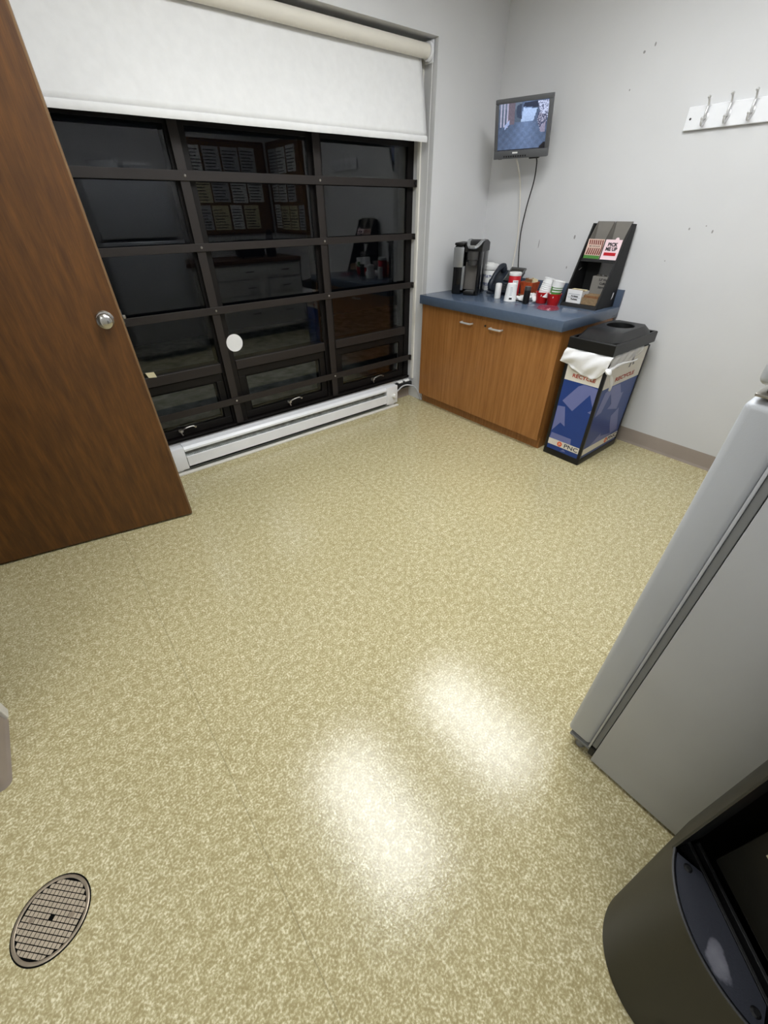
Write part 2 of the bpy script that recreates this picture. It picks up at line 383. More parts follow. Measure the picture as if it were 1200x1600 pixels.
for x0, x1 in panes:
    b = NB(); bx(b, x0, x1, Y_GL, Y_GL+.005, .602, 1.742); obj('pane', b, 'window_glass', win, False)
    b = NB(); bx(b, x0, x1, Y_GL, Y_GL+.005, 1.80, 2.16); obj('pane', b, 'window_glass', win, False)
    # hopper sash: four rails with a stepped inner bead
    b = NB(); z0, z1 = .192, .54
    for (a0, a1, c0, c1) in ((x0+.004, x1-.004, z0, z0+.05), (x0+.004, x1-.004, z1-.05, z1-.002), (x0+.004, x0+.05, z0+.05, z1-.05), (x1-.05, x1-.004, z0+.05, z1-.05)):
        bx(b, a0, a1, 2.782, 2.845, c0, c1, .003)
    for (a0, a1, c0, c1) in ((x0+.05, x1-.05, z0+.05, z0+.062), (x0+.05, x1-.05, z1-.062, z1-.05), (x0+.05, x0+.062, z0+.05, z1-.05), (x1-.062, x1-.05, z0+.05, z1-.05)):
        bx(b, a0, a1, 2.797, 2.83, c0, c1)
    sash = obj('hopper_sash', b, 'bronze_frame', win, False)
    b = NB(); bx(b, x0+.06, x1-.06, Y_GL+.004, Y_GL+.009, z0+.06, z1-.06); obj('pane', b, 'window_glass', sash, False)
    b = NB(); xc = (x0+x1)/2+.01
    bx(b, xc-.03, xc+.0, 2.764, 2.782, .222, .244, .004); tube(b, smooth_path([(xc-.015, 2.762, .235), (xc+.01, 2.752, .25), (xc+.055, 2.75, .256), (xc+.075, 2.748, .25)], 5), .0045)
    cyl(b, (xc-.015, 2.764, .236), (xc-.015, 2.75, .236), .009); cyl(b, (xc+.075, 2.75, .25), (xc+.075, 2.735, .25), .006)
    tube(b, [(xc-.02, 2.76, .23), (xc-.012, 2.755, .205)], .004)
    obj('crank_handle', b, 'satin_nickel', sash)
# white stop strip along the right jamb
b = NB(); bx(b, WX1-.014, WX1-.0005, 2.700, 2.728, .17, 2.205, .002); o = struct('trim_2', b, 'chalk_white')

# ---- guard grille of flat bars
gr = thing('window_guard', 'dark bronze flat-bar guard grille bolted across the night window', 'window guard', (1.3, Y_BAR, .2))
def G(bm, x0, x1, y0, y1, z0, z1, bev=.0015): bx(bm, x0-1.3, x1-1.3, y0-Y_BAR, y1-Y_BAR, z0-.2, z1-.2, bev)
for xc in (.148, .897, 1.704):
    b = NB(); G(b, xc-.024, xc+.024, Y_BAR+.005, Y_BAR+.012, .19, 2.2); obj('upright_bar', b, 'bronze_bar', gr, False)
for zc, hh in ((1.545, .021), (1.235, .019), (.914, .02), (.352, .022), (1.86, .02)):
    b = NB(); G(b, WX0+.003, WX1-.016, Y_BAR-.003, Y_BAR+.004, zc-hh, zc+hh); G(b, WX1-.022, WX1-.015, Y_BAR-.02, Y_BAR+.004, zc-hh, zc+hh)
    hb = obj('cross_bar', b, 'bronze_bar', gr, False)
    for xc in (.148, .897, 1.704):
        b = NB(); lathe(b, [(.0, .004), (.004, .0035), (.0065, .001), (.0065, 0)], 12, Matrix.Translation((xc-1.3+.004, -.003, zc-.2)) @ Matrix.Rotation(PI/2, 4, 'X'))
        obj('rivet', b, 'satin_nickel', hb)
    b = NB(); cyl(b, (WX1-.0225-1.3, -.012, zc-.2), (WX1-.030-1.3, -.012, zc-.2), .008, seg=6); obj('bolt', b, 'dark_plastic', hb)
b = NB(); lathe(b, [(0, 0), (.0535, 0), (.0535, .0006), (0, .0006)], 40, Matrix.Translation((.985, 2.7745, .709)) @ Matrix.Rotation(PI/2, 4, 'X'))
tag(obj('round_sticker', b, 'paper_white', smooth=False), 'blank white round sticker stuck on the middle window pane', 'sticker')
b = NB(); prism(b, [(.415, .633), (.462, .630), (.470, .597), (.425, .603)], lambda u, v, d: (u, d, v), 2.7658, 2.7674)
tag(obj('paper_tab', b, 'paper_cream', smooth=False), 'small cream paper tab stuck on the window rail beside the door', 'sticker')

# ---- outside the window
b = NB(); bx(b, -2.5, 5.5, 2.96, 6.5, -.25, -.05); o = struct('ground_outside', b, 'snow_ground')

# ---- ceiling troffers; the dimmer alcove one is an added, unseen fill light
for i, (cx, cy) in enumerate(TROFFERS):
    tr = thing('ceiling_light', ['lit fluorescent ceiling panel nearer the door', 'lit fluorescent ceiling panel nearer the counter', 'added fill light panel in the left alcove, out of view'][i], 'ceiling light', (cx, cy, CEIL-.045), 0, 'fluorescent ceiling panels')
    b = NB()
    for (x0, x1, y0, y1) in ((-.305, -.28, -.61, .61), (.28, .305, -.61, .61), (-.28, .28, -.61, -.585), (-.28, .28, .585, .61)): bx(b, x0, x1, y0, y1, 0, .044, .003)
    obj('frame', b, 'white_enamel', tr, False)
    b = NB(); bx(b, -.28, .28, -.585, .585, .012, .022); obj('diffuser', b, 'troffer_light' if i < 2 else 'added_troffer_fill', tr, False)

# ================================================================== DOOR
dl = math.atan2(-.198, .980)
door = thing('door', 'brown wood veneer door swung open beside the window', 'door', (-.584, 2.323, .012), dl)
b = NB(); bx(b, .002, .905, 0, .044, 0, 2.03, .0015); obj('slab', b, 'door_veneer', door, False)
b = NB(); bx(b, .905, .9115, .001, .043, 0, 2.03, .001); obj('edge_band', b, 'door_edge', door, False)
kx, kz = .848, 1.028
for s, y0 in ((-1, 0), (1, .044)):
    M = Matrix.Translation((kx, y0, kz)) @ Matrix.Rotation(PI/2 if s < 0 else -PI/2, 4, 'X')
    b = NB(); lathe(b, [(0, .0), (.034, 0), (.034, .003), (.030, .008), (.018, .010), (.0, .010)], 36, M); ro = obj('rosette', b, 'steel', door)
    b = NB(); lathe(b, [(.0, .009), (.011, .009), (.011, .022), (.016, .028), (.0255, .034), (.029, .043), (.0275, .052), (.021, .058), (.008, .0605), (0, .0605)], 36, M); obj('knob', b, 'steel', ro)
b = NB(); bx(b, .9115, .9135, .009, .035, kz-.028, kz+.028, .0005); bx(b, .9135, .925, .016, .027, kz-.007, kz+.007, .003); obj('latch', b, 'satin_nickel', door)
for hz in (.25, 1.0, 1.8):
    b = NB(); cyl(b, (-.004, -.004, hz-.05), (-.004, -.004, hz+.05), .006); obj('hinge', b, 'satin_nickel', door)

# ================================================================== ROLLER SHADE
sh = thing('roller_shade', 'off-white fabric roller shade lowered over the top of the window', 'window shade', (1.28, 2.64, 1.75))
def S(p): return (p[0]-1.28, p[1]-2.64, p[2]-1.75)
b = NB(); cyl(b, S((.11, 2.637, 2.158)), S((2.466, 2.637, 2.158)), .033, seg=32); obj('roller_tube', b, 'shade_vinyl', sh)
def fab(u, v):     # u along, v down
    z = 2.15+(1.765-.004+.016*u-2.15)*v; y = 2.668-.062*v + .006*math.sin(u*11)*math.sin(v*PI*.9)+.0025*math.sin(u*37+v*3)*v
    return S((.118+(2.448-.118)*u + .018*v*u, y, z))
b = NB(); grid(b, fab, 60, 14); o = obj('fabric', b, 'shade_fabric', sh)
md = o.modifiers.new('thick', 'SOLIDIFY'); md.thickness = .0012
b = NB(); pts = [fab(i/40, 1) for i in range(41)]
for (q0, q1) in zip(pts, pts[1:]):
    pass
def hem(u, v):
    p = Vector(fab(u, 1)); a = v*2*PI; return p+Vector((0, .0045*math.cos(a), -.012+.016*math.sin(a)))
grid(b, hem, 40, 10); obj('hem_bar', b, 'shade_fabric', sh)
b = NB(); bx(b, *[q for q in (2.488-1.28, 2.494-1.28)], -.035, .04, .36, .455, .002)
lathe(b, [(0, 0), (.041, 0), (.043, .004), (.043, .016), (.036, .02), (0, .02)], 32, Matrix.Translation((2.468-1.28, -.003, .408)) @ Matrix.Rotation(PI/2, 4, 'Y'))
obj('bracket', b, 'white_enamel', sh)
b = NB(); zz = .37
for k in range(190):
    cyl(b, (2.478-1.28, -.043+.00, .40-k*.0073), (2.478-1.28, -.043, .40-k*.0073-.005), .0022, seg=5)
obj('bead_chain', b, 'plastic_white', sh)
b = NB(); bx(b, .09-1.28, .108-1.28, -.035, .04, .36, .455, .002); obj('end_bracket', b, 'white_enamel', sh)

# ================================================================== BASEBOARD HEATER
hx0, hx1, hy = .34, 2.258, 2.622
ht = thing('baseboard_heater', 'white electric baseboard heater along the foot of the window', 'heater', ((hx0+hx1)/2, hy, .0))
HX = (hx0+hx1)/2
def H(bm, x0, x1, y0, y1, z0, z1, bev=.002): bx(bm, x0-HX, x1-HX, y0-hy, y1-hy, z0, z1, bev)
b = NB(); H(b, hx0+.12, hx1-.12, hy+.052, hy+.066, .03, .176); obj('back_plate', b, 'heater_fin', ht, False)
b = NB()
prism(b, [(0, .155), (0, .168), (.014, .183), (.066, .186), (.066, .176), (.016, .173), (.010, .166), (.010, .155)], lambda u, v, d: (d, u, v), hx0+.12-HX, hx1-.001-HX-.118)
obj('top_cover', b, 'white_enamel', ht, False)
b = NB(); prism(b, [(-.001, .050), (-.001, .117), (.004, .120), (.006, .118), (.003, .116), (.003, .052)], lambda u, v, d: (d, u, v), hx0+.121-HX, hx1-.121-HX); obj('front_panel', b, 'white_enamel', ht, False)
b = NB(); H(b, hx1-.118, hx1, hy-.002, hy+.066, .034, .186, .005); ec = obj('control_box', b, 'white_enamel', ht)
b = NB(); lathe(b, [(0, .022), (.012, .022), (.0145, .016), (.016, .003), (.026, .002), (.026, 0)], 28, Matrix.Translation((hx1-.045-HX, -.002, .105)) @ Matrix.Rotation(PI/2, 4, 'X')); obj('knob', b, 'plastic_white', ec)
b = NB(); H(b, hx0, hx0+.118, hy-.002, hy+.066, .034, .186, .005); obj('end_box', b, 'white_enamel', ht)
b = NB(); n = 150
for k in range(n):
    x = hx0+.14+(hx1-hx0-.28)*k/(n-1); H(b, x, x+.0012, hy+.012, hy+.05, .07, .125, 0)
cyl(b, (hx0+.12-HX, .03, .098), (hx1-.12-HX, .03, .098), .007)
o = obj('fin_row', b, 'heater_fin', ht, False); o['kind'] = 'stuff'
b = NB(); prism(b, [(.012, .112), (.014, .110), (.050, .162), (.048, .164)], lambda u, v, d: (d, u, v), hx0+.122-HX, hx1-.122-HX); obj('deflector', b, 'deflector_grey', ht, False)
b = NB(); H(b, hx0+.12, hx1-.12, hy+.004, hy+.05, .030, .034, 0); obj('bottom_plate', b, 'heater_fin', ht, False)
for xx in (hx0+.05, hx1-.05):
    b = NB(); H(b, xx-.03, xx+.03, hy+.02, hy+.06, .016, .035, 0); obj('foot', b, 'white_enamel', ht, False)
b = NB(); bx(b, .1, 2.268, 2.612, 2.69, 0, .015, .004); o = tag(obj('wood_strip', b, 'chalk_white', smooth=False), 'thin white strip on the floor under the baseboard heater', 'floor strip')
# cable and plugs in the corner
b = NB(); tube(b, smooth_path([(2.2585, 2.66, .10), (2.30, 2.665, .115), (2.37, 2.68, .135), (2.44, 2.68, .13), (2.50, 2.655, .10), (2.506, 2.60, .03), (2.506, 2.594, .006)], 8), .006)
tag(obj('grey_cable', b, 'paper_grey'), 'grey power cord running from the heater end to the corner', 'cord')
b = NB(); bx(b, 2.33, 2.50, 2.70, 2.753, .1015, .15, .01); 
tag(obj('junction_box', b, 'dark_plastic'), 'black box on the sill end beside the cabinet', 'box')
for i, (x, y) in enumerate(((2.375, 2.728), (2.45, 2.728))):
    b = NB(); bx(b, x-.026, x+.026, y-.022, y+.02, .1505, .166, .008, seg=3); cyl(b, (x+.01, y-.01, .166), (x+.012, y-.012, .172), .008)
    tag(obj('wall_plug', b, 'plastic_white'), ['white plug on the black box, nearer the heater', 'white plug on the black box, nearer the cabinet'][i], 'plug')

# ================================================================== CABINET AND COUNTER
ZC = .866
CY0, CY1, CX0 = 1.358, 2.582, 2.476
cab = thing('base_cabinet', 'honey oak base cabinet with two doors under the blue counter', 'cabinet', (2.8, 1.96, 0))
def K(bm, x0, x1, y0, y1, z0, z1, bev=.001, M=None): bx(bm, x0-2.8, x1-2.8, y0-1.96, y1-1.96, z0, z1, bev)
b = NB(); K(b, CX0+.021, X_B-.022, CY0+.002, CY1, .085, .802); obj('carcass', b, 'oak_veneer', cab, False)
b = NB(); K(b, CX0+.045, X_B-.022, CY0+.002, CY1, .0, .085); obj('plinth', b, 'oak_veneer', cab, False)
ys = 1.975
for i, (y0, y1, hy_) in enumerate(((ys+.0015, CY1, 2.105), (CY0, ys-.0015, 1.84))):
    b = NB(); K(b, CX0, CX0+.02, y0, y1, .078, .800, .0012); d = obj('door', b, 'oak_veneer', cab, False)
    b = NB(); pts = smooth_path([(CX0-2.8, hy_-.048-1.96, .735), (CX0-.022-2.8, hy_-.046-1.96, .735), (CX0-.028-2.8, hy_-.036-1.96, .735), (CX0-.028-2.8, hy_+.036-1.96, .735), (CX0-.022-2.8, hy_+.046-1.96, .735), (CX0-2.8, hy_+.048-1.96, .735)], 4)
    tube(b, pts, .0065); obj('handle', b, 'hook_silver', d)
    if i: 
        b = NB(); cyl(b, (CX0-2.8, 1.94-1.96, .74), (CX0-.004-2.8, 1.94-1.96, .74), .007); obj('lock', b, 'dark_plastic', d)
ct = thing('countertop', 'blue laminate countertop with backsplash on the oak cabinet', 'countertop', (2.8, 1.96, .804))
b = NB(); bx(b, 2.442-2.8, X_B-.002-2.8, 1.346-1.96, 2.585-1.96, .0, ZC-.804, .003); obj('slab', b, 'blue_laminate', ct)
b = NB(); bx(b, X_B-.02-2.8, X_B-.002-2.8, 1.346-1.96, 2.585-1.96, ZC-.804, ZC-.804+.1, .002); obj('backsplash', b, 'blue_laminate_edge', ct)

# ================================================================== RECYCLING BIN
BX0, BX1, BY0, BY1 = 2.511, 3.02, 1.044, 1.312
rb = thing('recycling_bin', 'blue recycling bin with black lid beside the oak cabinet', 'recycling bin', ((BX0+BX1)/2, (BY0+BY1)/2, 0))
BXc, BYc = (BX0+BX1)/2, (BY0+BY1)/2
def B_(bm, x0, x1, y0, y1, z0, z1, bev=0): bx(bm, x0-BXc, x1-BXc, y0-BYc, y1-BYc, z0, z1, bev)
b = NB(); B_(b, BX0, BX1, BY0, BY1, 0, .045, .006); obj('base', b, 'black_plastic', rb)
for (x, y) in ((BX0, BY0), (BX0, BY1), (BX1, BY0), (BX1, BY1)):
    b = NB(); sx_, sy_ = (1 if x == BX0 else -1), (1 if y == BY0 else -1)
    B_(b, min(x, x+.02*sx_), max(x, x+.02*sx_), min(y, y+.02*sy_), max(y, y+.02*sy_), .045, .70, .003); obj('corner_post', b, 'black_plastic', rb)
b = NB(); B_(b, BX0+.008, BX1-.008, BY0+.008, BY1-.008, .045, .71); obj('inner_box', b, 'dark_plastic', rb, False)
def FL(u, v, d): return (BX0+.006-d-BXc, u-BYc, v)            # left face, u = world y
def FR(u, v, d): return (u-BXc, BY0+.006-d-BYc, v)            # right face, u = world x
def flat(name, poly, fn, d, mat, par): 
    b = NB(); prism(b, poly, fn, d-.0006, d); return obj(name, b, mat, par, False)
def clip(poly, x0, x1, y0, y1): return [(min(max(x, x0), x1), min(max(y, y0), y1)) for x, y in poly]
pl = flat('graphic_panel', [(BY0+.02, .045), (BY1-.02, .045), (BY1-.02, .70), (BY0+.02, .70)], FL, .002, 'recycle_blue', rb)
pr = flat('graphic_panel', [(BX0+.02, .045), (BX1-.02, .045), (BX1-.02, .70), (BX0+.02, .70)], FR, .002, 'recycle_blue', rb)
lim = (BY0+.021, BY1-.021, .046, .699)
flat('header_band', [(BY0+.021, .527), (BY1-.021, .527), (BY1-.021, .699), (BY0+.021, .699)], FL, .003, 'label_cream', pl)
flat('logo_band', [(BY0+.021, .078), (BY1-.021, .078), (BY1-.021, .120), (BY0+.021, .121)], FL, .0036, 'label_cream', pl)
flat('recycle_arrow', clip([(1.266, .391), (1.206, .479), (1.188, .505), (1.158, .523), (1.109, .523), (1.064, .519), (1.064, .443), (1.066, .407), (1.101, .475), (1.184, .344)], *lim), FL, .003, 'recycle_arrow', pl)
flat('recycle_arrow', clip([(1.085, .366), (1.065, .362), (1.065, .385)], *lim), FL, .003, 'recycle_arrow', pl)
flat('recycle_arrow', clip([(1.288, .350), (1.237, .357), (1.205, .229), (1.241, .247), (1.288, .175)], *lim), FL, .003, 'recycle_arrow', pl)
flat('recycle_arrow', clip([(1.283, .162), (1.138, .161), (1.132, .121), (1.288, .121)], *lim), FL, .003, 'recycle_arrow', pl)
flat('recycle_arrow', clip([(1.170, .072), (1.150, .058), (1.19, .052)], *lim), FL, .003, 'recycle_arrow', pl)
def ML(y, z, d=.0042): return frame_M(FL(y, z, d), (0, -1, 0), (0, 0, 1))
def MR(x, z, d=.0042): return frame_M(FR(x, z, d), (1, 0, 0), (0, 0, 1))
text('lettering', 'RECYCLE', .030, ML(1.168, .561), 'letter_rust', pl, .0007, width=.150)
text('lettering', 'PNC', .040, ML(1.122, .098), 'letter_dark', pl, .0004, width=.098)
def logo(M, par, s=1):
    b = NB(); lathe(b, [(.0175*s, 0), (.0175*s, .0006), (0, .0006)], 24, M); lo = obj('emblem', b, 'letter_orange', par)
    b = NB(); prism(b, [(-.006*s, -.010*s), (-.006*s, .010*s), (.011*s, 0)], lambda u, v, d: M @ Vector((u, v, d)), .0008, .0012); obj('emblem_mark', b, 'label_cream', par, False)
    b = NB(); prism(b, [(-.003*s, -.005*s), (-.003*s, .005*s), (.006*s, 0)], lambda u, v, d: M @ Vector((u, v, d)), .0014, .0018); obj('emblem_mark', b, 'letter_orange', par, False)
logo(ML(1.205, .099), pl)
flat('header_band', [(BX0+.021, .512), (BX1-.021, .512), (BX1-.021, .699), (BX0+.021, .699)], FR, .003, 'label_cream', pr)
flat('logo_band', [(BX0+.021, .066), (BX1-.021, .066), (BX1-.021, .110), (BX0+.021, .112)], FR, .0036, 'label_cream', pr)
limr = (BX0+.021, BX1-.021, .046, .699)
flat('recycle_arrow', clip([(2.555, .335), (2.570, .412), (2.592, .482), (2.654, .508), (2.769, .503), (2.827, .43), (2.854, .432), (2.842, .318), (2.696, .353), (2.729, .38), (2.673, .461), (2.644, .40), (2.622, .349)], *limr), FR, .003, 'recycle_arrow', pr)
flat('recycle_arrow', clip([(2.874, .319), (2.969, .134), (2.878, .125), (2.822, .21), (2.791, .281)], *limr), FR, .003, 'recycle_arrow', pr)
flat('recycle_arrow', clip([(2.60, .113), (2.724, .175), (2.735, .15), (2.88, .13), (2.90, .112)], *limr), FR, .003, 'recycle_arrow', pr)
text('lettering', 'RECYCLE', .034, MR(2.790, .548), 'letter_rust', pr, .0008, width=.245)
text('lettering', 'PNC', .042, MR(2.930, .088), 'letter_dark', pr, .0004, width=.125)
logo(MR(2.838, .089), pr, 1.1)
b = NB(); prism(b, [(2.80, .60), (2.815, .65), (2.80, .675), (2.815, .688), (2.835, .688), (2.845, .67), (2.84, .645), (2.87, .61), (2.85, .605), (2.83, .635), (2.82, .60)], FR, .0036, .0042); obj('figure_print', b, 'figure_grey', pr, False)
# lid: rim, raised centre with round mouth
LX0, LX1, LY0, LY1 = BX0-.010, BX1+.012, BY0-.010, BY1+.006
b = NB()
def ring4(x0, x1, y0, y1, z): return [(x0-BXc, y0-BYc, z), (x1-BXc, y0-BYc, z), (x1-BXc, y1-BYc, z), (x0-BXc, y1-BYc, z)]
hxx, hyy, hr, n = BXc+.07, BYc+.01, .085, 32
rings = [ring4(LX0+.004, LX1-.004, LY0+.004, LY1-.004, .717), ring4(LX0, LX1, LY0, LY1, .718), ring4(LX0, LX1, LY0, LY1, .776), ring4(LX0+.004, LX1-.004, LY0+.004, LY1-.004, .781), ring4(LX0+.020, LX1-.02, LY0+.016, LY1-.016, .779)]
R_ = [[b.verts.new(p) for p in r] for r in rings]
for A, C_ in zip(R_, R_[1:]):
    for i in range(4): b.faces.new((A[i], A[(i+1) % 4], C_[(i+1) % 4], C_[i]))
b.faces.new(R_[0])
# raised crown as a loop of 32 points blended from the rectangle to the round mouth
def sq(a, x0, x1, y0, y1, z):
    c, s = math.cos(a), math.sin(a); k = min((x1-x0)/2/max(abs(c), 1e-6), (y1-y0)/2/max(abs(s), 1e-6)) if True else 0
    k = 1/max(abs(c)/((x1-x0)/2), abs(s)/((y1-y0)/2)); return ((x0+x1)/2+c*k-BXc, (y0+y1)/2+s*k-BYc, z)
L1 = [b.verts.new(sq(2*PI*i/n, LX0+.020, LX1-.020, LY0+.016, LY1-.016, .779)) for i in range(n)]
L2 = [b.verts.new(sq(2*PI*i/n, LX0+.09, LX1-.05, LY0+.05, LY1-.03, .815)) for i in range(n)]
L3 = [b.verts.new((hxx-BXc+math.cos(2*PI*i/n)*hr*1.08, hyy-BYc+math.sin(2*PI*i/n)*hr*1.0, .818)) for i in range(n)]
L4 = [b.verts.new((hxx-BXc+math.cos(2*PI*i/n)*hr, hyy-BYc+math.sin(2*PI*i/n)*hr*.92, .814)) for i in range(n)]
L5 = [b.verts.new((hxx-BXc+math.cos(2*PI*i/n)*hr*.96, hyy-BYc+math.sin(2*PI*i/n)*hr*.88, .765)) for i in range(n)]
for A, C_ in ((L1, L2), (L2, L3), (L3, L4), (L4, L5)):
    for i in range(n): b.faces.new((A[i], A[(i+1) % n], C_[(i+1) % n], C_[i]))
b.faces.new(L5); obj('lid', b, 'black_plastic', rb)
# liner bag: turned down over the left face, knotted at the front corner, clear part along the right face
low = [(1.338, .635), (1.277, .612), (1.196, .579), (1.123, .568), (1.087, .581), (1.050, .634)]
def lowz(u):
    y = 1.337+(1.046-1.337)*u
    for (ya, za), (yb_, zb) in zip(low, low[1:]):
        if ya >= y >= yb_: return za+(zb-za)*(ya-y)/(ya-yb_)
    return low[0][1] if y > 1.3 else low[-1][1]
def bagL(u, v):
    y0 = 1.318+(1.030-1.318)*u; y1 = 1.338+(1.046-1.338)*u
    y = y0+(y1-y0)*v; z = .716+(lowz(u)-.716)*v
    d = .006+.012*math.sin(PI*min(1, v*1.15))+.004*math.sin(26*u+7*v)*v+.003*math.sin(9*v+14*u)+.012*max(0, 1-u*7)*v
    return (BX0-d-BXc, y-BYc, z)
lb = thing('bin_liner', 'white plastic bag liner knotted at the corner of the recycling bin', 'bin liner', (BXc, BYc, .52))
def sub(f): return lambda u, v: tuple(a-c for a, c in zip(f(u, v), (0, 0, .52)))
b = NB(); grid(b, sub(bagL), 40, 16); o = obj('turned_down_bag', b, 'liner', lb); o.modifiers.new('s', 'SOLIDIFY').thickness = .0006
def bagR(u, v):
    x = BX0-.008+(.40)*u; zt = .716; zb = .632+.045*u+.02*math.sin(PI*u)*-.5
    return (x-BXc, BY0-.007-.004*math.sin(PI*v)-.003*math.sin(30*u+6*v)*(1-.5*u)-BYc, zt+(zb-zt)*v)
b = NB(); grid(b, sub(bagR), 36, 10); o = obj('clear_bag_side', b, 'liner_clear', lb)
b = NB(); lathe(b, [(0, -.016), (.010, -.013), (.017, -.003), (.014, .008), (.006, .015), (0, .017)], 14, Matrix.Translation((BX0-.014-BXc, BY0-.014-BYc, .636-.52)) @ Matrix.Rotation(.7, 4, 'X') @ Matrix.Diagonal((1, 1.3, 1, 1)))
obj('knot', b, 'liner', lb)
b = NB()
def tail(u, v):
    w_ = (.010+.022*math.sin(PI*min(1, u*.9)))*(1-.7*u**3); c = Vector((BX0-.012+.075*u-BXc, BY0-.020-.010*math.sin(PI*u)-BYc, .632-.125*u-.52))
    return c+Vector((1, 0, .35))*((v-.5)*w_)+Vector((0, -.006*math.cos(v*PI*2), 0))
grid(b, tail, 14, 6); obj('tail', b, 'liner', lb)
b = NB()
def strand(u, v):
    c = Vector((BX0-.005+.35*u-BXc, BY0-.012-BYc, .640+.01*math.sin(u*5)+.012*u-.52)); a = v*2*PI; r = .007*(1-.6*u)
    return c+Vector((0, r*math.cos(a), r*1.6*math.sin(a)))
grid(b, strand, 20, 6); obj('strand', b, 'liner', lb)

# ================================================================== FRIDGE
FX0, FX1, FYB = .846, 1.59, .033
fd = thing('refrigerator', 'grey top-freezer refrigerator seen from its side at the right', 'refrigerator', (1.218, -.28, 0))
def Q(bm, x0, x1, y0, y1, z0, z1, bev=.004, seg=2): bx(bm, x0-1.218, x1-1.218, y0+.28, y1+.28, z0, z1, bev, seg=seg)
b = NB(); Q(b, FX0, FX1, -.62, FYB, .012, 1.69, .003); obj('body', b, 'fridge_side', fd)
b = NB(); Q(b, FX0+.004, FX1-.004, .055, .127, .062, 1.150, .013, 4); d1 = obj('fresh_food_door', b, 'fridge_door', fd)
b = NB(); Q(b, FX0+.004, FX1-.004, .055, .127, 1.175, 1.685, .013, 4); d2 = obj('freezer_door', b, 'fridge_door', fd)
b = NB(); Q(b, FX0+.002, FX1-.002, .050, .0555, .060, 1.152, .001); obj('trim_flange', b, 'fridge_side', d1)
for (z0, z1, dd) in ((.07, 1.14, d1), (1.18, 1.68, d2)):
    b = NB(); Q(b, FX0+.007, FX1-.007, .0345, .0495, z0, z1, .003); obj('gasket', b, 'gasket', dd)
for (z0, z1, dd) in ((.70, 1.10, d1), (1.21, 1.45, d2)):
    b = NB(); tube(b, smooth_path([(FX1-.05-1.218, .127+.28, z0), (FX1-.05-1.218, .165+.28, z0+.02), (FX1-.05-1.218, .168+.28, (z0+z1)/2), (FX1-.05-1.218, .165+.28, z1-.02), (FX1-.05-1.218, .127+.28, z1)], 5), .011); obj('handle', b, 'fridge_door', dd)
b = NB(); Q(b, FX0+.006, FX0+.075, .036, .12, 1.158, 1.163, .001); cyl(b, (FX0+.03-1.218, .10+.28, 1.1505), (FX0+.03-1.218, .10+.28, 1.1745), .007); cyl(b, (FX0+.03-1.218, .10+.28, 1.163), (FX0+.03-1.218, .10+.28, 1.170), .012, seg=6); obj('middle_hinge', b, 'satin_nickel', fd)
b = NB(); Q(b, FX0+.01, FX1-.01, .034, .05, .015, .055, .003)
for k in range(16): Q(b, FX0+.04+k*.042, FX0+.07+k*.042, .05, .054, .022, .048, .001)
obj('toe_grille', b, 'dark_plastic', fd, False)
b = NB(); Q(b, FX0+.006, FX0+.06, .05, .115, .040, .052, .002); cyl(b, (FX0+.03-1.218, .08+.28, .0), (FX0+.03-1.218, .08+.28, .041), .014); obj('lower_hinge', b, 'gasket', fd)
for (x, y) in ((FX0+.06, -.56), (FX1-.06, -.56), (FX1-.06, .0), (FX0+.06, -.02)):
    b = NB(); cyl(b, (x-1.218, y+.28, 0), (x-1.218, y+.28, .014), .02); obj('foot', b, 'dark_plastic', fd)

# ================================================================== ROUND OPEN-TOP CAN
CX_, CY_, CR = .577, -.313, math.atan2(.6225, -.7826)
can = thing('trash_can', 'dark olive round trash can with a front opening beside the refrigerator', 'trash can', (CX_, CY_, 0), CR)
def rad(z): return .142+.023*min(1, z/.47)
OA = math.asin(.108/.165); ZL, ZH, ZT = .47, .86, 1.0
b = NB(); seg = 96
angs = sorted(set([round(2*PI*i/seg-PI, 5) for i in range(seg)]+[round(OA, 5), round(-OA, 5)]))
zs = [.004, .03, .12, .25, .36, ZL, .53, .60, .67, .76, ZH, .90, .94]
V = [[b.verts.new((rad(z)*math.cos(a), rad(z)*math.sin(a), z)) for a in angs] for z in zs]
na = len(angs)
for i in range(len(zs)-1):
    for k in range(na):
        a0, a1 = angs[k], angs[(k+1) % na]; mid = (a0+a1)/2 if k < na-1 else PI
        if ZL <= zs[i] and zs[i+1] <= ZH and abs(mid) < OA: continue
        b.faces.new((V[i][k], V[i][(k+1) % na], V[i+1][(k+1) % na], V[i+1][k]))
bot = [b.verts.new((.136*math.cos(a), .136*math.sin(a), 0)) for a in angs]
for k in range(na): b.faces.new((bot[k], bot[(k+1) % na], V[0][(k+1) % na], V[0][k]))
b.faces.new(bot[::-1])
prev = V[-1]
for r_, z_ in ((.160, .97), (.145, .995), (.11, 1.01), (.05, 1.017)):
    cur = [b.verts.new((r_*math.cos(a), r_*math.sin(a), z_)) for a in angs]
    for k in range(na): b.faces.new((prev[k], prev[(k+1) % na], cur[(k+1) % na], cur[k]))
    prev = cur
b.faces.new(prev)
body = obj('body', b, 'bin_olive', can)
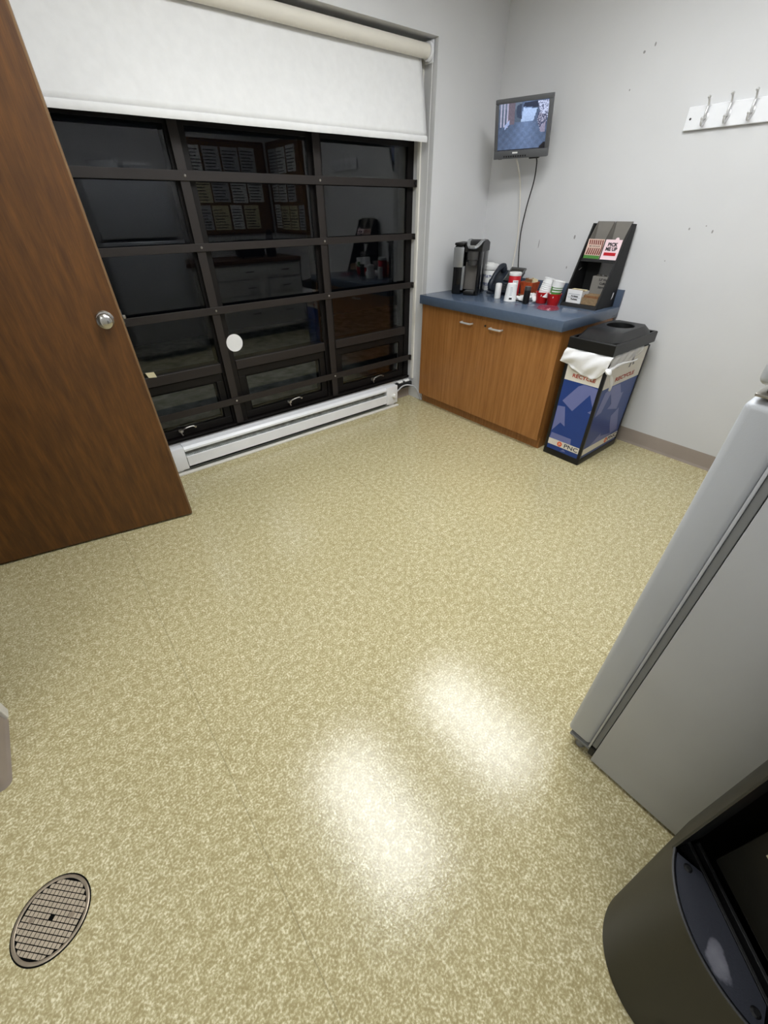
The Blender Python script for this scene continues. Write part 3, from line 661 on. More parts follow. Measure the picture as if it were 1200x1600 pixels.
# crescent ledge, dark rim groove, cheeks and the inner flap
xin = .165-.068
arc = [(.1595*math.cos(a), .1595*math.sin(a)) for a in [OA-.02-(2*OA-.04)*i/24 for i in range(25)]]
b = NB(); prism(b, arc+[(.120, -.098), (xin, -.074), (xin, .074), (.120, .098)], lambda u, v, d: (u, v, d), ZL-.012, ZL+.0); obj('ledge', b, 'can_ledge', can, False)
b = NB(); tube(b, [(.1645*math.cos(a), .1645*math.sin(a), ZL+.001) for a in [OA-(2*OA)*i/32 for i in range(33)]], .0028, 6); obj('rim_bead', b, 'dark_plastic', can)
for s in (-1, 1):
    b = NB(); prism(b, [(.164*math.cos(OA), s*.109), (.06, s*.125), (.06, s*.128), (.162*math.cos(OA), s*.1125)], lambda u, v, d: (u, v, d), ZL-.01, ZH); obj('cheek', b, 'black_rough', can, False)
    b = NB(); lathe(b, [(0, .003), (.004, .003), (.007, 0)], 14, Matrix.Translation((.117, s*.080, ZL))); obj('screw', b, 'black_plastic', can)
b = NB(); bx(b, xin-.010, xin-.004, -.118, .118, ZL-.05, ZL-.004, .001); bx(b, xin-.03, xin-.024, -.118, .118, ZL-.06, ZL-.01, .001); obj('liner_rail', b, 'black_rough', can, False)
Mf = Matrix.Translation((.050, 0, ZL-.02)) @ Matrix.Rotation(-.05, 4, 'Y')
b = NB(); bx(b, -.004, .0, -.095, .095, 0, .385, .003, Mf); fl = obj('flap', b, 'flap_plastic', can)
def flapp(u, v, d): return Mf @ Vector((d+.0003, u, v))
b = NB(); prism(b, [(-.055, .165), (-.092, .165), (-.092, .190), (-.055, .190)], flapp, 0, .0006); obj('sticker', b, 'letter_rust', fl, False, 'red sticker on the flap')
b = NB(); prism(b, [(-.03, .125), (-.072, .125), (-.072, .143), (-.03, .143)], flapp, 0, .0006); obj('sticker', b, 'paper_cream', fl, False, 'cream sticker on the flap')
b = NB(); bx(b, -.11, .164*math.cos(OA)-.03, -.118, .118, ZH-.0005, ZH+.006, .001); obj('hood_ceiling', b, 'black_rough', can, False)
text('lettering', 'Rubbermaid', .020, frame_M((rad(.2)*math.cos(.78)+.0006, rad(.2)*math.sin(.78)+.0006, .14), (-math.sin(.78), math.cos(.78), 0), (.04*math.cos(.78), .04*math.sin(.78), 1)), 'dark_plastic', can, .0002, ext=.0016, width=.07)

# ================================================================== FLOOR DRAIN
dr = thing('floor_drain', 'round metal floor drain with a square-grid strainer', 'drain', (-.5165, .682, 0), math.radians(-46))
b = NB(); lathe(b, [(.0745, .0003), (.0745, .0024), (.0755, .0030), (.0805, .0030), (.0818, .0022), (.082, .0003)], 64); obj('ring', b, 'dull_steel', dr)
b = NB(); lathe(b, [(0, .0007), (.0745, .0007), (.0745, .0002), (0, .0002)], 48); obj('sump', b, 'black_gap', dr, False)
b = NB(); lathe(b, [(.082, .0003), (.082, .0010), (.0845, .0008), (.0848, .0003)], 64); obj('gap_line', b, 'black_gap', dr, False)
b = NB(); p = .0108
for i in range(-7, 8):
    for j in range(-7, 8):
        x, y = i*p, j*p
        if math.hypot(x, y) > .0735 or math.hypot(x, y) < .006: continue
        q4 = []
        for (sx3, sy3) in ((-1, -1), (1, -1), (1, 1), (-1, 1)):
            px_, py_ = x+sx3*.0045, y+sy3*.0045; rr = math.hypot(px_, py_); k_ = min(1, .0738/rr); q4.append((px_*k_, py_*k_))
        prism(b, q4, lambda u, v, d: (u, v, d), .0007, .0016)
obj('strainer_grid', b, 'drain_plate', dr, False)['kind'] = 'stuff'
for s in (-1, 1):
    b = NB(); lathe(b, [(0, .0030), (.0050, .0028), (.0062, .0016)], 16, Matrix.Translation((s*.046, s*.011, 0))); bx(b, s*.046-.0007, s*.046+.0007, s*.011-.0045, s*.011+.0045, .0028, .0032); obj('screw', b, 'dull_steel', dr)

# ================================================================== MONITOR
mc, myaw, mtilt, MW, MH = Vector((2.8883, 2.1858, 1.8044)), .2767, .2413, .36, .2877
nrm = Vector((-math.cos(myaw)*math.cos(mtilt), -math.sin(myaw)*math.cos(mtilt), -math.sin(mtilt)))
mr_ = (-nrm).cross(Vector((0, 0, 1))).normalized(); mu_ = mr_.cross(-nrm)
mo = thing('monitor', 'small grey security monitor hung high in the corner', 'monitor', mc)
MM = Matrix((mr_, mu_, nrm)).transposed().to_4x4()
b = NB(); fwd = 0
bz = .022   # bezel
for (x0, x1, y0, y1) in ((-MW/2, MW/2, MH/2-bz, MH/2), (-MW/2, MW/2, -MH/2, -MH/2+.042), (-MW/2, -MW/2+bz, -MH/2+.042, MH/2-bz), (MW/2-bz, MW/2, -MH/2+.042, MH/2-bz)):
    bx(b, x0, x1, y0, y1, -.028, 0, .003, MM)
bx(b, -MW/2+.004, MW/2-.004, -MH/2+.004, MH/2-.004, -.036, -.012, .004, MM)
bx(b, -MW/2+.05, MW/2-.05, -MH/2+.05, MH/2-.05, -.056, -.036, .008, MM)
obj('case', b, 'monitor_case', mo)
# camera picture on the screen
SX0, SX1, SY0, SY1 = -MW/2+bz, MW/2-bz, -MH/2+.042, MH/2-bz
def inpoly(x, y, P):
    r = False; j = len(P)-1
    for i in range(len(P)):
        if (P[i][1] > y) != (P[j][1] > y) and x < (P[j][0]-P[i][0])*(y-P[i][1])/(P[j][1]-P[i][1])+P[i][0]: r = not r
        j = i
    return r
def pic(u, v):     # u right, v up in 0..1
    rnd = random.random()*.10
    pw = .16+.34*(.7-v); c = Vector((104, 124, 160))*(.66+.34*math.exp(-((u-.58)/pw)**2)*(.5+.5*v)+.05*math.sin(u*40)*math.sin(v*33))
    if inpoly(u, v, [(.50, .88), (.47, .60), (.72, .60), (.78, .84)]): c = Vector((156, 178, 214))*(.8+.25*v)
    if v > .60 and u < .47: c = Vector((74, 86, 104)) if v < .9-.1*u else Vector((92, 104, 122))
    if v > .56 and .20 < u < .34: c = Vector((96, 88, 100))
    if v > .52 and u < .20 and (.03 < u < .07 or .10 < u < .135): c = Vector((150, 150, 172))
    if v > .50 and .16 < u < .205: c = Vector((150, 148, 170))
    if inpoly(u, v, [(.14, .46), (.24, .58), (.24, .66), (.14, .56)]): c = Vector((140, 154, 190))
    if inpoly(u, v, [(.36, .92), (.46, .97), (.48, .66), (.38, .70)]): c = Vector((52, 62, 82))
    if inpoly(u, v, [(.50, .90), (.52, .98), (.80, .98), (.80, .86)]): c = Vector((42, 48, 66))
    if inpoly(u, v, [(.78, .98), (1, .98), (1, .62), (.84, .72)]): c = Vector((176, 184, 212)) if random.random() > .35 else Vector((90, 96, 120))
    if inpoly(u, v, [(.80, .75), (.98, .70), (.98, .50), (.86, .42), (.80, .60)]): c = Vector((70, 74, 98)) if random.random() > .3 else Vector((150, 150, 172))
    if inpoly(u, v, [(.86, .44), (.96, .56), (.97, .34), (.88, .34)]): c = Vector((128, 124, 146))
    if (u > .88 and v < .14 and (u-.86)+(.14-v)*.9 > .10) or v < .015: c = Vector((24, 24, 30))
    return lin([min(255, q*(.95+rnd)) for q in c])
b = NB(); NU, NV = 60, 52
grid(b, lambda u, v: MM @ Vector((SX0+(SX1-SX0)*u, SY0+(SY1-SY0)*v, -.006)), NU, NV)
me = bpy.data.meshes.new('screen'); b.to_mesh(me); b.free()
ca = me.color_attributes.new('Col', 'FLOAT_COLOR', 'CORNER'); inv = MM.inverted()
for pgn in me.polygons:
    q = inv @ pgn.center; u, v = (q.x-SX0)/(SX1-SX0), (q.y-SY0)/(SY1-SY0); c = pic(u, v)
    for li in pgn.loop_indices: ca.data[li].color = (*c, 1)
link('screen', me, 'screen_picture', mo, False)
for k in range(10):
    b = NB(); x = -.105+.016*k; bx(b, x-.0045, x+.0045, -MH/2+.008, -MH/2+.017, 0, .002, .0008, MM); obj('button', b, 'black_plastic', mo)
b = NB(); bx(b, -.05, -.015, -MH/2+.026, -MH/2+.034, 0, .0012, 0, MM); obj('badge', b, 'plastic_white', mo, False)
b = NB(); bx(b, -.045, .045, -.045, .045, -.064, -.056, .002, MM)
mnt = MM @ Vector((0, 0, -.064)); tube(b, [mnt, mnt+Vector((.04, 0, .02)), Vector((X_B-.012-mc.x, .05, .02))], .016, 10)
bx(b, X_B-.012-mc.x, X_B-.001-mc.x, 0, .10, -.05, .09, .003); obj('wall_arm', b, 'dark_plastic', mo)
b = NB(); bx(b, .06, .125, -MH/2-.008, -MH/2+.002, -.05, -.01, .003, MM); obj('connector', b, 'black_plastic', mo)
b = NB(); bx(b, -MW/2+.025, -MW/2+.05, -MH/2-.005, -MH/2+.002, -.04, -.02, .002, MM); obj('stub_foot', b, 'black_plastic', mo)
p0 = mc+MM @ Vector((.105, -MH/2-.008, -.03))
b = NB(); tube(b, smooth_path([p0, p0+Vector((.02, .005, -.03)), (3.03, 2.128, 1.545), (3.07, 2.183, 1.398), (3.085, 2.206, 1.237), (3.088, 2.186, 1.06), (3.09, 2.17, .98), (3.085, 2.17, ZC+.006)], 8), .0042)
tag(obj('power_cable', b, 'black_plastic'), 'black cable hanging from the monitor down the wall', 'cable')
p0 = mc+MM @ Vector((-.03, -MH/2-.002, -.03))
b = NB(); tube(b, smooth_path([p0+Vector((0, 0, -.004)), p0+Vector((.05, .01, -.05)), (3.09, 2.277, 1.526), (X_B-.008, 2.262, 1.345), (X_B-.006, 2.25, 1.2), (X_B-.024, 2.25, .962)], 8), .0045)
tag(obj('video_cable', b, 'shade_vinyl'), 'thin cream cable running down the corner wall from the monitor', 'cable')

# ================================================================== HOOK RAIL
hk = thing('hook_rail', 'white wooden rail with silver coat hooks on the right wall', 'coat hooks', (X_B, 1.07, 1.77))
def W(bm, x0, x1, y0, y1, z0, z1, bev=.002): bx(bm, x0-X_B, x1-X_B, y0-1.07, y1-1.07, z0-1.77, z1-1.77, bev)
b = NB(); W(b, X_B-.018, X_B-.0005, .82, 1.300, 1.725, 1.818, .003); obj('board', b, 'white_enamel', hk, False)
for yh in (1.205, 1.105, 1.005, .905):
    y = yh-1.07; b = NB()
    lathe(b, [(0, 0), (.010, 0), (.010, .003), (.006, .005), (0, .005)], 16, Matrix.Translation((-.018, y, -.002)) @ Matrix.Rotation(-PI/2, 4, 'Y') @ Matrix.Diagonal((2.0, 1, 1, 1)))
    tube(b, smooth_path([(-.021, y, 0), (-.035, y, -.004), (-.040, y, .018), (-.034, y, .040), (-.042, y, .058), (-.056, y, .070)], 6), [.0055]*12+[.005]*10+[.0045]*9, 10)
    lathe(b, [(0, -.008), (.006, -.005), (.008, 0), (.006, .005), (0, .008)], 14, Matrix.Translation((-.057, y, .071)))
    tube(b, smooth_path([(-.021, y, -.008), (-.030, y, -.024), (-.044, y, -.032), (-.055, y, -.024), (-.057, y, -.010)], 6), .0052, 10)
    lathe(b, [(0, -.008), (.006, -.005), (.008, 0), (.006, .005), (0, .008)], 14, Matrix.Translation((-.057, y, -.008)))
    obj('hook', b, 'hook_silver', hk)
for ysc in (1.278, .84):
    b = NB(); cyl(b, (-.018, ysc-1.07, .0), (-.0195, ysc-1.07, 0), .005); obj('screw', b, 'gunmetal', hk)

# ================================================================== COUNTER ITEMS
Z0 = ZC+.0006
# ---- coffee maker, facing the room (-x), reservoir on the window side (+y)
km = thing('coffee_maker', 'black and silver single-cup coffee maker at the window end of the counter', 'coffee maker', (2.7675, 2.3912, Z0), math.radians(24)); km.scale = (1.06, 1.08, 1.06)
def KB(bm, x0, x1, y0, y1, z0, z1, bev=.006, seg=3): bx(bm, x0-2.82, x1-2.82, y0-2.45, y1-2.45, z0, z1, bev, seg=seg)
b = NB(); KB(b, 2.80, 2.925, 2.352, 2.468, 0, .315, .012); KB(b, 2.735, 2.80, 2.352, 2.372, 0, .27, .004); obj('body', b, 'smoke_plastic', km)
b = NB(); KB(b, 2.785, 2.799, 2.372, 2.468, .03, .20, .002); obj('back_plate', b, 'warm_grey', km)
b = NB()
prof = [(0, .262), (0, .300), (.02, .320), (.07, .334), (.13, .332), (.19, .316), (.19, .262)]
prism(b, prof, lambda u, v, d: (2.735+u-2.82, d-2.45, v), 2.350, 2.470); bmesh.ops.bevel(b, geom=[e for e in b.edges], offset=.004, segments=2, affect='EDGES')
hd = obj('head', b, 'black_plastic', km)
b = NB(); tube(b, smooth_path([(2.83-2.82, 2.364-2.45, .326), (2.765-2.82, 2.366-2.45, .322), (2.722-2.82, 2.385-2.45, .296), (2.718-2.82, 2.411-2.45, .292), (2.722-2.82, 2.437-2.45, .296), (2.765-2.82, 2.456-2.45, .322), (2.83-2.82, 2.458-2.45, .326)], 5), .0115, 10); obj('lift_handle', b, 'chrome_grey', hd)
b = NB(); lathe(b, [(.0, .0), (.034, 0), (.036, .03), (.041, .032), (.044, .082), (0, .082)], 32, Matrix.Translation((2.757-2.82, 2.411-2.45, .186))); obj('brew_chamber', b, 'gunmetal', km)
b = NB(); KB(b, 2.725, 2.80, 2.374, 2.452, 0, .026, .006); dt = obj('drip_tray', b, 'black_plastic', km)
b = NB(); KB(b, 2.79, 2.80, 2.374, 2.462, .027, .036, .002); obj('trim_strip', b, 'chrome_grey', dt)
b = NB()
for k in range(5): KB(b, 2.735+k*.011, 2.740+k*.011, 2.384, 2.442, .026, .0275, 0)
obj('tray_slots', b, 'chrome_grey', dt, False)
b = NB(); KB(b, 2.737, 2.90, 2.479, 2.544, 0, .30, .010); rs = obj('reservoir', b, 'smoke_plastic', km)
b = NB(); KB(b, 2.7305, 2.745, 2.474, 2.546, .170, .290, .004); obj('silver_panel', b, 'chrome_grey', rs)
b = NB(); KB(b, 2.735, 2.90, 2.475, 2.545, .300, .316, .006); obj('reservoir_lid', b, 'black_plastic', rs)
b = NB(); KB(b, 2.730, 2.76, 2.462, 2.4775, .03, .178, .002); obj('silver_strip', b, 'chrome_grey', rs)
b = NB(); KB(b, 2.80, 2.90, 2.3508, 2.3525, .285, .292, 0); obj('side_badge', b, 'chrome_grey', km, False)

# ---- wipes tub
jr = thing('wipes_tub', 'white plastic tub with blue print behind the coffee maker', 'tub', (3.03, 2.405, Z0))
b = NB(); lathe(b, [(0, 0), (.058, 0), (.062, .006), (.062, .135), (.058, .142), (0, .142)], 36); obj('tub', b, 'plastic_white', jr)
b = NB(); lathe(b, [(.064, .143), (.066, .147), (.066, .176), (.062, .182), (.03, .184), (.026, .190), (0, .190)], 36); obj('cap', b, 'plastic_white', jr)
for zz, hh, tx in ((.10, .022, 'ULTRA'), (.045, .026, 'CLEAN')):
    Mx = frame_M((-.047, -.0415, zz), (.6645, -.7473, 0), (0, 0, 1))
    text('lettering', tx, hh, Mx, 'print_blue', jr, .0006, width=.062)

# ---- desk phone
ph = thing('desk_phone', 'dark slate desk phone with tilted screen and handset on its left side', 'phone', (2.955, 2.172, Z0))
T = Matrix.Translation((-.075, 0, .026)) @ Matrix.Rotation(math.radians(-44), 4, 'Y')   # plate frame: x runs up the slope, y across, z out of the face
def tilt(p): return T @ Vector(p)
b = NB(); bx(b, .0, .185, -.11, .115, -.014, .0, .004, T); obj('base_plate', b, 'slate_plastic', ph)
b = NB(); prism(b, [(-.055, 0), (.055, 0), (.055, .10), (.025, .10)], lambda u, v, d: (u+.0, d, v+.0), -.09, .095); obj('stand', b, 'slate_plastic', ph, False)
b = NB(); bx(b, .085, .205, -.115, .015, .001, .014, .004, T); sc = obj('screen_bezel', b, 'gunmetal', ph)
b = NB(); bx(b, .098, .188, -.103, .003, .014, .0152, 0, T); obj('screen', b, 'phone_screen', sc, False)
for yy in (-.113, .012):
    b = NB(); bx(b, .088, .203, yy-.002, yy+.002, .013, .0165, .0008, T); obj('bezel_strip', b, 'chrome_grey', sc)
for r_ in range(4):
    for c_ in range(3):
        b = NB(); bx(b, .012+r_*.016, .023+r_*.016, -.085+c_*.028, -.064+c_*.028, .0, .005, .0012, T); obj('key', b, 'gunmetal', ph)
b = NB(); tube(b, smooth_path([tilt((.0, .075, .022)), tilt((.02, .075, .042)), tilt((.07, .075, .056)), tilt((.13, .075, .056)), tilt((.175, .075, .042)), tilt((.195, .075, .022))], 6), [.020]*4+[.021]*6+[.017]*10+[.021]*6+[.020]*5, 14)
lathe(b, [(0, -.012), (.026, -.012), (.028, 0), (.022, .014), (0, .016)], 20, T @ Matrix.Translation((.012, .075, .016))); lathe(b, [(0, -.012), (.026, -.012), (.028, 0), (.022, .014), (0, .016)], 20, T @ Matrix.Translation((.178, .075, .016)))
obj('handset', b, 'slate_plastic', ph)
b = NB(); pts = []
for k in range(90):
    a = k*.9; s = k/89; c = Vector((-.092-.01*math.sin(s*PI), .05+.05*s, .010)); pts.append(c+Vector((.006*math.cos(a), 0, .006*math.sin(a))))
tube(b, pts, .0022, 5); obj('coiled_cord', b, 'slate_plastic', ph)

# ---- small bottles
sb = thing('white_bottle', 'small plain white cylinder bottle at the front of the counter', 'bottle', (2.7636, 2.0923, Z0))
b = NB(); lathe(b, [(0, 0), (.0215, 0), (.0225, .003), (.0225, .070), (0, .070)], 28); obj('bottle', b, 'plastic_white', sb)
b = NB(); lathe(b, [(.0225, .0705), (.0228, .088), (.020, .097), (.012, .099), (0, .0995)], 28); obj('cap', b, 'plastic_white', sb)
sb = thing('black_bottle', 'small black cylinder bottle with grey top beside the red cup holder', 'bottle', (2.7440, 1.8306, Z0))
b = NB(); lathe(b, [(0, 0), (.0215, 0), (.022, .003), (.022, .082), (0, .082)], 28); obj('bottle', b, 'black_plastic', sb)
b = NB(); lathe(b, [(.0215, .0825), (.0215, .102), (.020, .105), (0, .105)], 28); obj('cap', b, 'gunmetal', sb)
# ---- printed cup turned upside down, red canister behind it
pc = thing('printed_cup', 'white printed paper cup upside down in front of the red canister', 'cup', (2.7440, 1.9629, Z0))
b = NB(); lathe(b, [(.0415, .003), (.0435, 0), (.0445, .003), (.0430, .007), (.033, .108), (.031, .110), (.030, .106), (0, .106)], 36); obj('cup', b, 'paper_white', pc)
Mc = lambda z, a=-2.5: frame_M(((.0428-.0098*z/.105+.0006)*math.cos(a), (.0428-.0098*z/.105+.0006)*math.sin(a), z), (-math.sin(a), math.cos(a), 0), (-.09*math.cos(a), -.09*math.sin(a), 1))
b = NB()
for k in range(7): bx(b, -.009, -.0075+.018*(.6+.4*random.random()), .0, .0016, -.0004, .0004, 0, Mc(.04+.008*k))
obj('print_lines', b, 'print_grey', pc, False)
b = NB(); bx(b, -.010, .010, -.006, .006, -.0004, .0006, 0, Mc(.020)); obj('print_block', b, 'print_black', pc, False)
rc = thing('creamer_canister', 'red canister with white cap and white label standing behind the printed cup', 'canister', (2.8469, 2.0237, Z0))
b = NB(); lathe(b, [(0, 0), (.040, 0), (.042, .003), (.042, .142), (.040, .146), (0, .146)], 36); obj('can', b, 'red_label', rc)
b = NB(); lathe(b, [(.043, .1465), (.044, .149), (.044, .164), (.041, .167), (0, .167)], 36); obj('cap', b, 'plastic_white', rc)
b = NB(); grid(b, lambda u, v: (.0425*math.cos(-2.75+.95*u), .0425*math.sin(-2.75+.95*u), .045+.075*v), 10, 1); lbo = obj('label_panel', b, 'paper_white', rc)
b = NB()
for k in range(5): grid(b, lambda u, v, k=k: (.0429*math.cos(-2.62+.7*u), .0429*math.sin(-2.62+.7*u), .070+.010*k+.0035*v), 8, 1)
obj('print_lines', b, 'print_grey', lbo)
# ---- packets and wrappers
def crumple(name, label, cat, loc, sx, sy, sz, mat, seed, group=None):
    rnd = random.Random(seed); b = NB(); bmesh.ops.create_icosphere(b, subdivisions=3, radius=1)
    f = [Vector((rnd.uniform(-6, 6), rnd.uniform(-6, 6), rnd.uniform(-6, 6))) for _ in range(4)]
    for v in b.verts:
        d = 1+sum(.13*math.sin(v.co.dot(q)+i) for i, q in enumerate(f)); c = v.co*d
        v.co = Vector((c.x*sx, c.y*sy, max(c.z, -.75)*sz))
    zmin = min(v.co.z for v in b.verts)
    for v in b.verts: v.co.z -= zmin
    o = obj(name, b, mat, None, False); o.location = loc; return tag(o, label, cat, group)
crumple('sugar_packet', 'crumpled white paper packet left of the small black bottle', 'packet', (2.8028, 1.9061, Z0), .030, .040, .020, 'paper_white', 1)
crumple('sugar_packet', 'crumpled white paper packet between black bottle and red cup holder', 'packet', (2.8273, 1.8159, Z0), .026, .022, .030, 'paper_white', 2)
crumple('sugar_packet', 'crumpled white packet behind the black bottle against the orange basket', 'packet', (2.8910, 1.8865, Z0), .028, .034, .026, 'paper_white', 5)
b = NB(); tube(b, smooth_path([(2.762, 1.945, Z0+.006), (2.756, 1.911, Z0+.008), (2.758, 1.877, Z0+.006), (2.754, 1.860, Z0+.005)], 6), .0045)
tag(obj('pen', b, 'black_plastic'), 'black pen lying on the counter behind the black bottle', 'pen')
# ---- orange basket of packets
ob = thing('packet_basket', 'orange basket stuffed with packets against the backsplash', 'basket', (2.9792, 1.9796, Z0))
b = NB(); P4 = lambda s, z: [(-s, -s*1.1, z), (s, -s*1.1, z), (s, s*1.1, z), (-s, s*1.1, z)]
rs_ = [[b.verts.new(p) for p in P4(s, z)] for s, z in ((.034, 0), (.048, .10), (.044, .10), (.031, .006))]
for A, C_ in zip(rs_, rs_[1:]):
    for i in range(4): b.faces.new((A[i], A[(i+1) % 4], C_[(i+1) % 4], C_[i]))
b.faces.new(rs_[0]); b.faces.new(rs_[-1]); obj('basket', b, 'orange_pack', ob, False)
for k in range(6):
    M = Matrix.Translation((-.025+.010*k, .012*math.sin(k*2.1), .075)) @ Matrix.Rotation(.25*math.sin(k*1.7), 4, 'X') @ Matrix.Rotation(.2*math.cos(k*2.3), 4, 'Y')
    b = NB(); bx(b, -.002, .002, -.028, .028, -.04, .045, .0015, M); obj('packet', b, ['orange_pack', 'brown_pack', 'paper_cream'][k % 3] if k % 3 else 'brown_pack', ob, False)
tr_ = thing('kraft_tray', 'flat brown tray lying in front of the desk phone and basket', 'tray', (2.9057, 1.9894, Z0))
b = NB(); bx(b, -.018, .028, -.06, .06, 0, .012, .002); obj('tray', b, 'orange_pack', tr_, False)
b = NB(); bx(b, -.012, .022, -.052, .052, .012, .022, .002); obj('packet_row', b, 'brown_pack', tr_, False)
# ---- glass jar with lid behind the cups
gj = thing('clear_jar', 'clear plastic jar with flat lid behind the foam cups', 'jar', (2.9792, 1.7787, Z0))
b = NB(); lathe(b, [(0, 0), (.045, 0), (.048, .004), (.048, .100), (.0465, .100), (.0465, .006), (0, .005)], 32); obj('jar', b, 'clear_plastic', gj)
b = NB(); lathe(b, [(.050, .1005), (.050, .110), (.046, .114), (0, .114)], 32); obj('lid', b, 'carton_grey', gj)
# ---- red twin cup holder with cups
rh = thing('cup_holder', 'red plastic twin cup holder holding tilted paper cups', 'cup holder', (2.8420, 1.7199, Z0))
cups_at = [(.0, .052), (-.005, -.042)]
def pail(bm, x, y): lathe(bm, [(0, .0), (.033, 0), (.036, .004), (.046, .066), (.048, .070), (.0455, .070), (.0335, .006), (0, .005)], 32, Matrix.Translation((x, y, 0)))
for (x, y) in cups_at:
    b = NB(); pail(b, x, y); c = obj('pail', b, 'red_plastic', rh)
    b = NB(); a = -2.75 if y > 0 else -2.75; lathe(b, [(0, .0012), (.006, .001), (.006, 0)], 16, Matrix.Translation((x+.0435*math.cos(a), y+.0435*math.sin(a), .052)) @ Matrix.Rotation(-PI/2, 4, 'Y') @ Matrix.Rotation(-.39, 4, 'X')); obj('rivet', b, 'plastic_white', c)
b = NB(); bx(b, -.008, .008, -.012, .012, .03, .066, .002); obj('bridge', b, 'red_plastic', rh)
def cup(name, label, base, tip, r0, r1, L, mat, ribs=False, green=False):
    M, _ = axis_M((0, 0, 0), tip); th = thing(name, label, 'cup', base)
    prof = [(0, .001), (r0-.002, .001), (r0, 0)]
    if ribs:
        for k in range(5): z = L*(.30+.1*k); r = r0+(r1-r0)*z/L; prof += [(r, z), (r+.0018, z+.003), (r+.0018, z+.006), (r, z+.007)]
    prof += [(r1, L-.004), (r1+.002, L-.002), (r1, L), (r1-.003, L-.001), (r0-.003, .006), (0, .005)]
    b = NB(); lathe(b, prof, 36, M); c = obj('cup', b, mat, th)
    if green:
        for (z0, z1) in ((.35, .47), (.53, .60), (.66, .70)):
            b = NB()
            def g(u, v):
                z = L*(z0+(z1-z0)*v); r = r0+(r1-r0)*z/L+.0006; a = 2.2+2.6*u; return M @ Vector((r*math.cos(a), r*math.sin(a), z+.010*(u-.5)))
            grid(b, g, 14, 1); obj('green_band', b, 'print_green', c)
        b = NB()
        def g2(u, v):
            z = L*(.36+.32*v); r = r0+(r1-r0)*z/L+.0005; a = 2.2-.5*u; return M @ Vector((r*math.cos(a), r*math.sin(a), z))
        grid(b, g2, 5, 3); obj('green_block', b, 'print_green', c)
    return th
cup('foam_cup', 'white ribbed foam cup upside down in the red cup holder', (2.8469, 1.7640, Z0+.042), (.10, -.14, 1), .0435, .034, .112, 'paper_white', True)
cup('green_print_cup', 'white paper cup with green print in the red cup holder', (2.8351, 1.6817, Z0+.028), (.10, -.12, 1), .032, .0405, .118, 'paper_white', False, True)
# ---- clear red lid on the counter
b = NB(); lathe(b, [(0, .004), (.050, .004), (.056, .010), (.062, .010), (.068, .003), (.070, .0), (.071, .002), (.064, .013), (.054, .013), (.049, .007), (0, .007)], 40)
o = obj('plastic_disc', b, 'red_clear'); o.location = (2.6999, 1.6219, Z0); tag(o, 'see-through red plastic disc lying flat in front of the red cup holder', 'disc')

# ---- coffee organizer stand
OY0, OY1 = 1.42, 1.672
og = thing('coffee_organizer', 'tall black counter organizer with slanted sides at the counter end', 'organizer', (3.0, 1.514, Z0))
def OP(bm, poly, y0, y1): prism(bm, poly, lambda u, v, d: (u-3.0, d-1.546, v), y0, y1)
side = [(2.868, 0), (3.099, 0), (3.099, .452), (3.050, .455)]
for y0, y1 in ((OY0, OY0+.010), (OY1-.010, OY1)):
    b = NB(); OP(b, side, y0, y1); sp = obj('side_panel', b, 'black_rough', og, False)
    if y0 == OY0:
        b = NB(); OP(b, [(3.045, .045), (3.058, .058), (3.062, .085), (3.052, .085)], y0-.001, y0-.0002); obj('paper_chip', b, 'paper_white', sp, False)
    else:
        for zz in (.20, .265):
            b = NB(); OP(b, [(2.985+.02*(zz > .22), zz), (3.02+.02*(zz > .22), zz+.012), (3.02+.02*(zz > .22), zz+.014), (2.985+.02*(zz > .22), zz+.002)], y0-.001, y0-.0002); obj('slot', b, 'carton_grey', sp, False)
b = NB(); OP(b, [(2.870, 0), (2.879, .020), (3.097, .020), (3.097, 0)], OY0+.010, OY1-.010); obj('bottom_shelf', b, 'black_rough', og, False)
b = NB(); OP(b, [(2.985, .252), (2.989, .268), (3.097, .268), (3.097, .252)], OY0+.010, OY1-.010); obj('middle_shelf', b, 'black_rough', og, False)
b = NB(); OP(b, [(3.091, .02), (3.097, .02), (3.097, .12), (3.091, .12)], OY0+.010, OY1-.010); OP(b, [(3.091, .268), (3.097, .268), (3.097, .452), (3.091, .452)], OY0+.010, OY1-.010); OP(b, [(3.091, .12), (3.097, .12), (3.097, .252), (3.091, .252)], 1.575, OY1-.010); obj('back_panel', b, 'black_rough', og, False)
# sachet cartons on the middle shelf
def carton(name, label, y0, y1, front, extra):
    c = thing(name, label, 'carton', (3.0, -.032, Z0+.2685)); w_ = .0012
    def CP(bm, poly, a, d): prism(bm, poly, lambda u, v, d_: (u-3.0, d_, v), a, d)
    b = NB()
    for (a, d) in ((y0, y0+w_), (y1-w_, y1)): CP(b, [(2.996, 0), (3.086, 0), (3.086, .196), (3.075, .196), (3.018, .105)], a, d)
    CP(b, [(3.085, 0), (3.086, 0), (3.086, .196), (3.085, .196)], y0+w_, y1-w_); CP(b, [(2.998, 0), (3.086, 0), (3.086, .001), (2.998, .001)], y0+w_, y1-w_)
    obj('tray', b, 'carton_grey', c, False)
    b = NB(); CP(b, [(2.994, 0), (2.9955, 0), (3.0165, .105), (3.015, .105)], y0, y1); fp = obj('front_panel', b, front, c, False)
    fr_ = lambda y, z: (2.994+.021*z/.105-3.0-.0006, y, z)
    extra(fp, fr_, y0, y1); return c
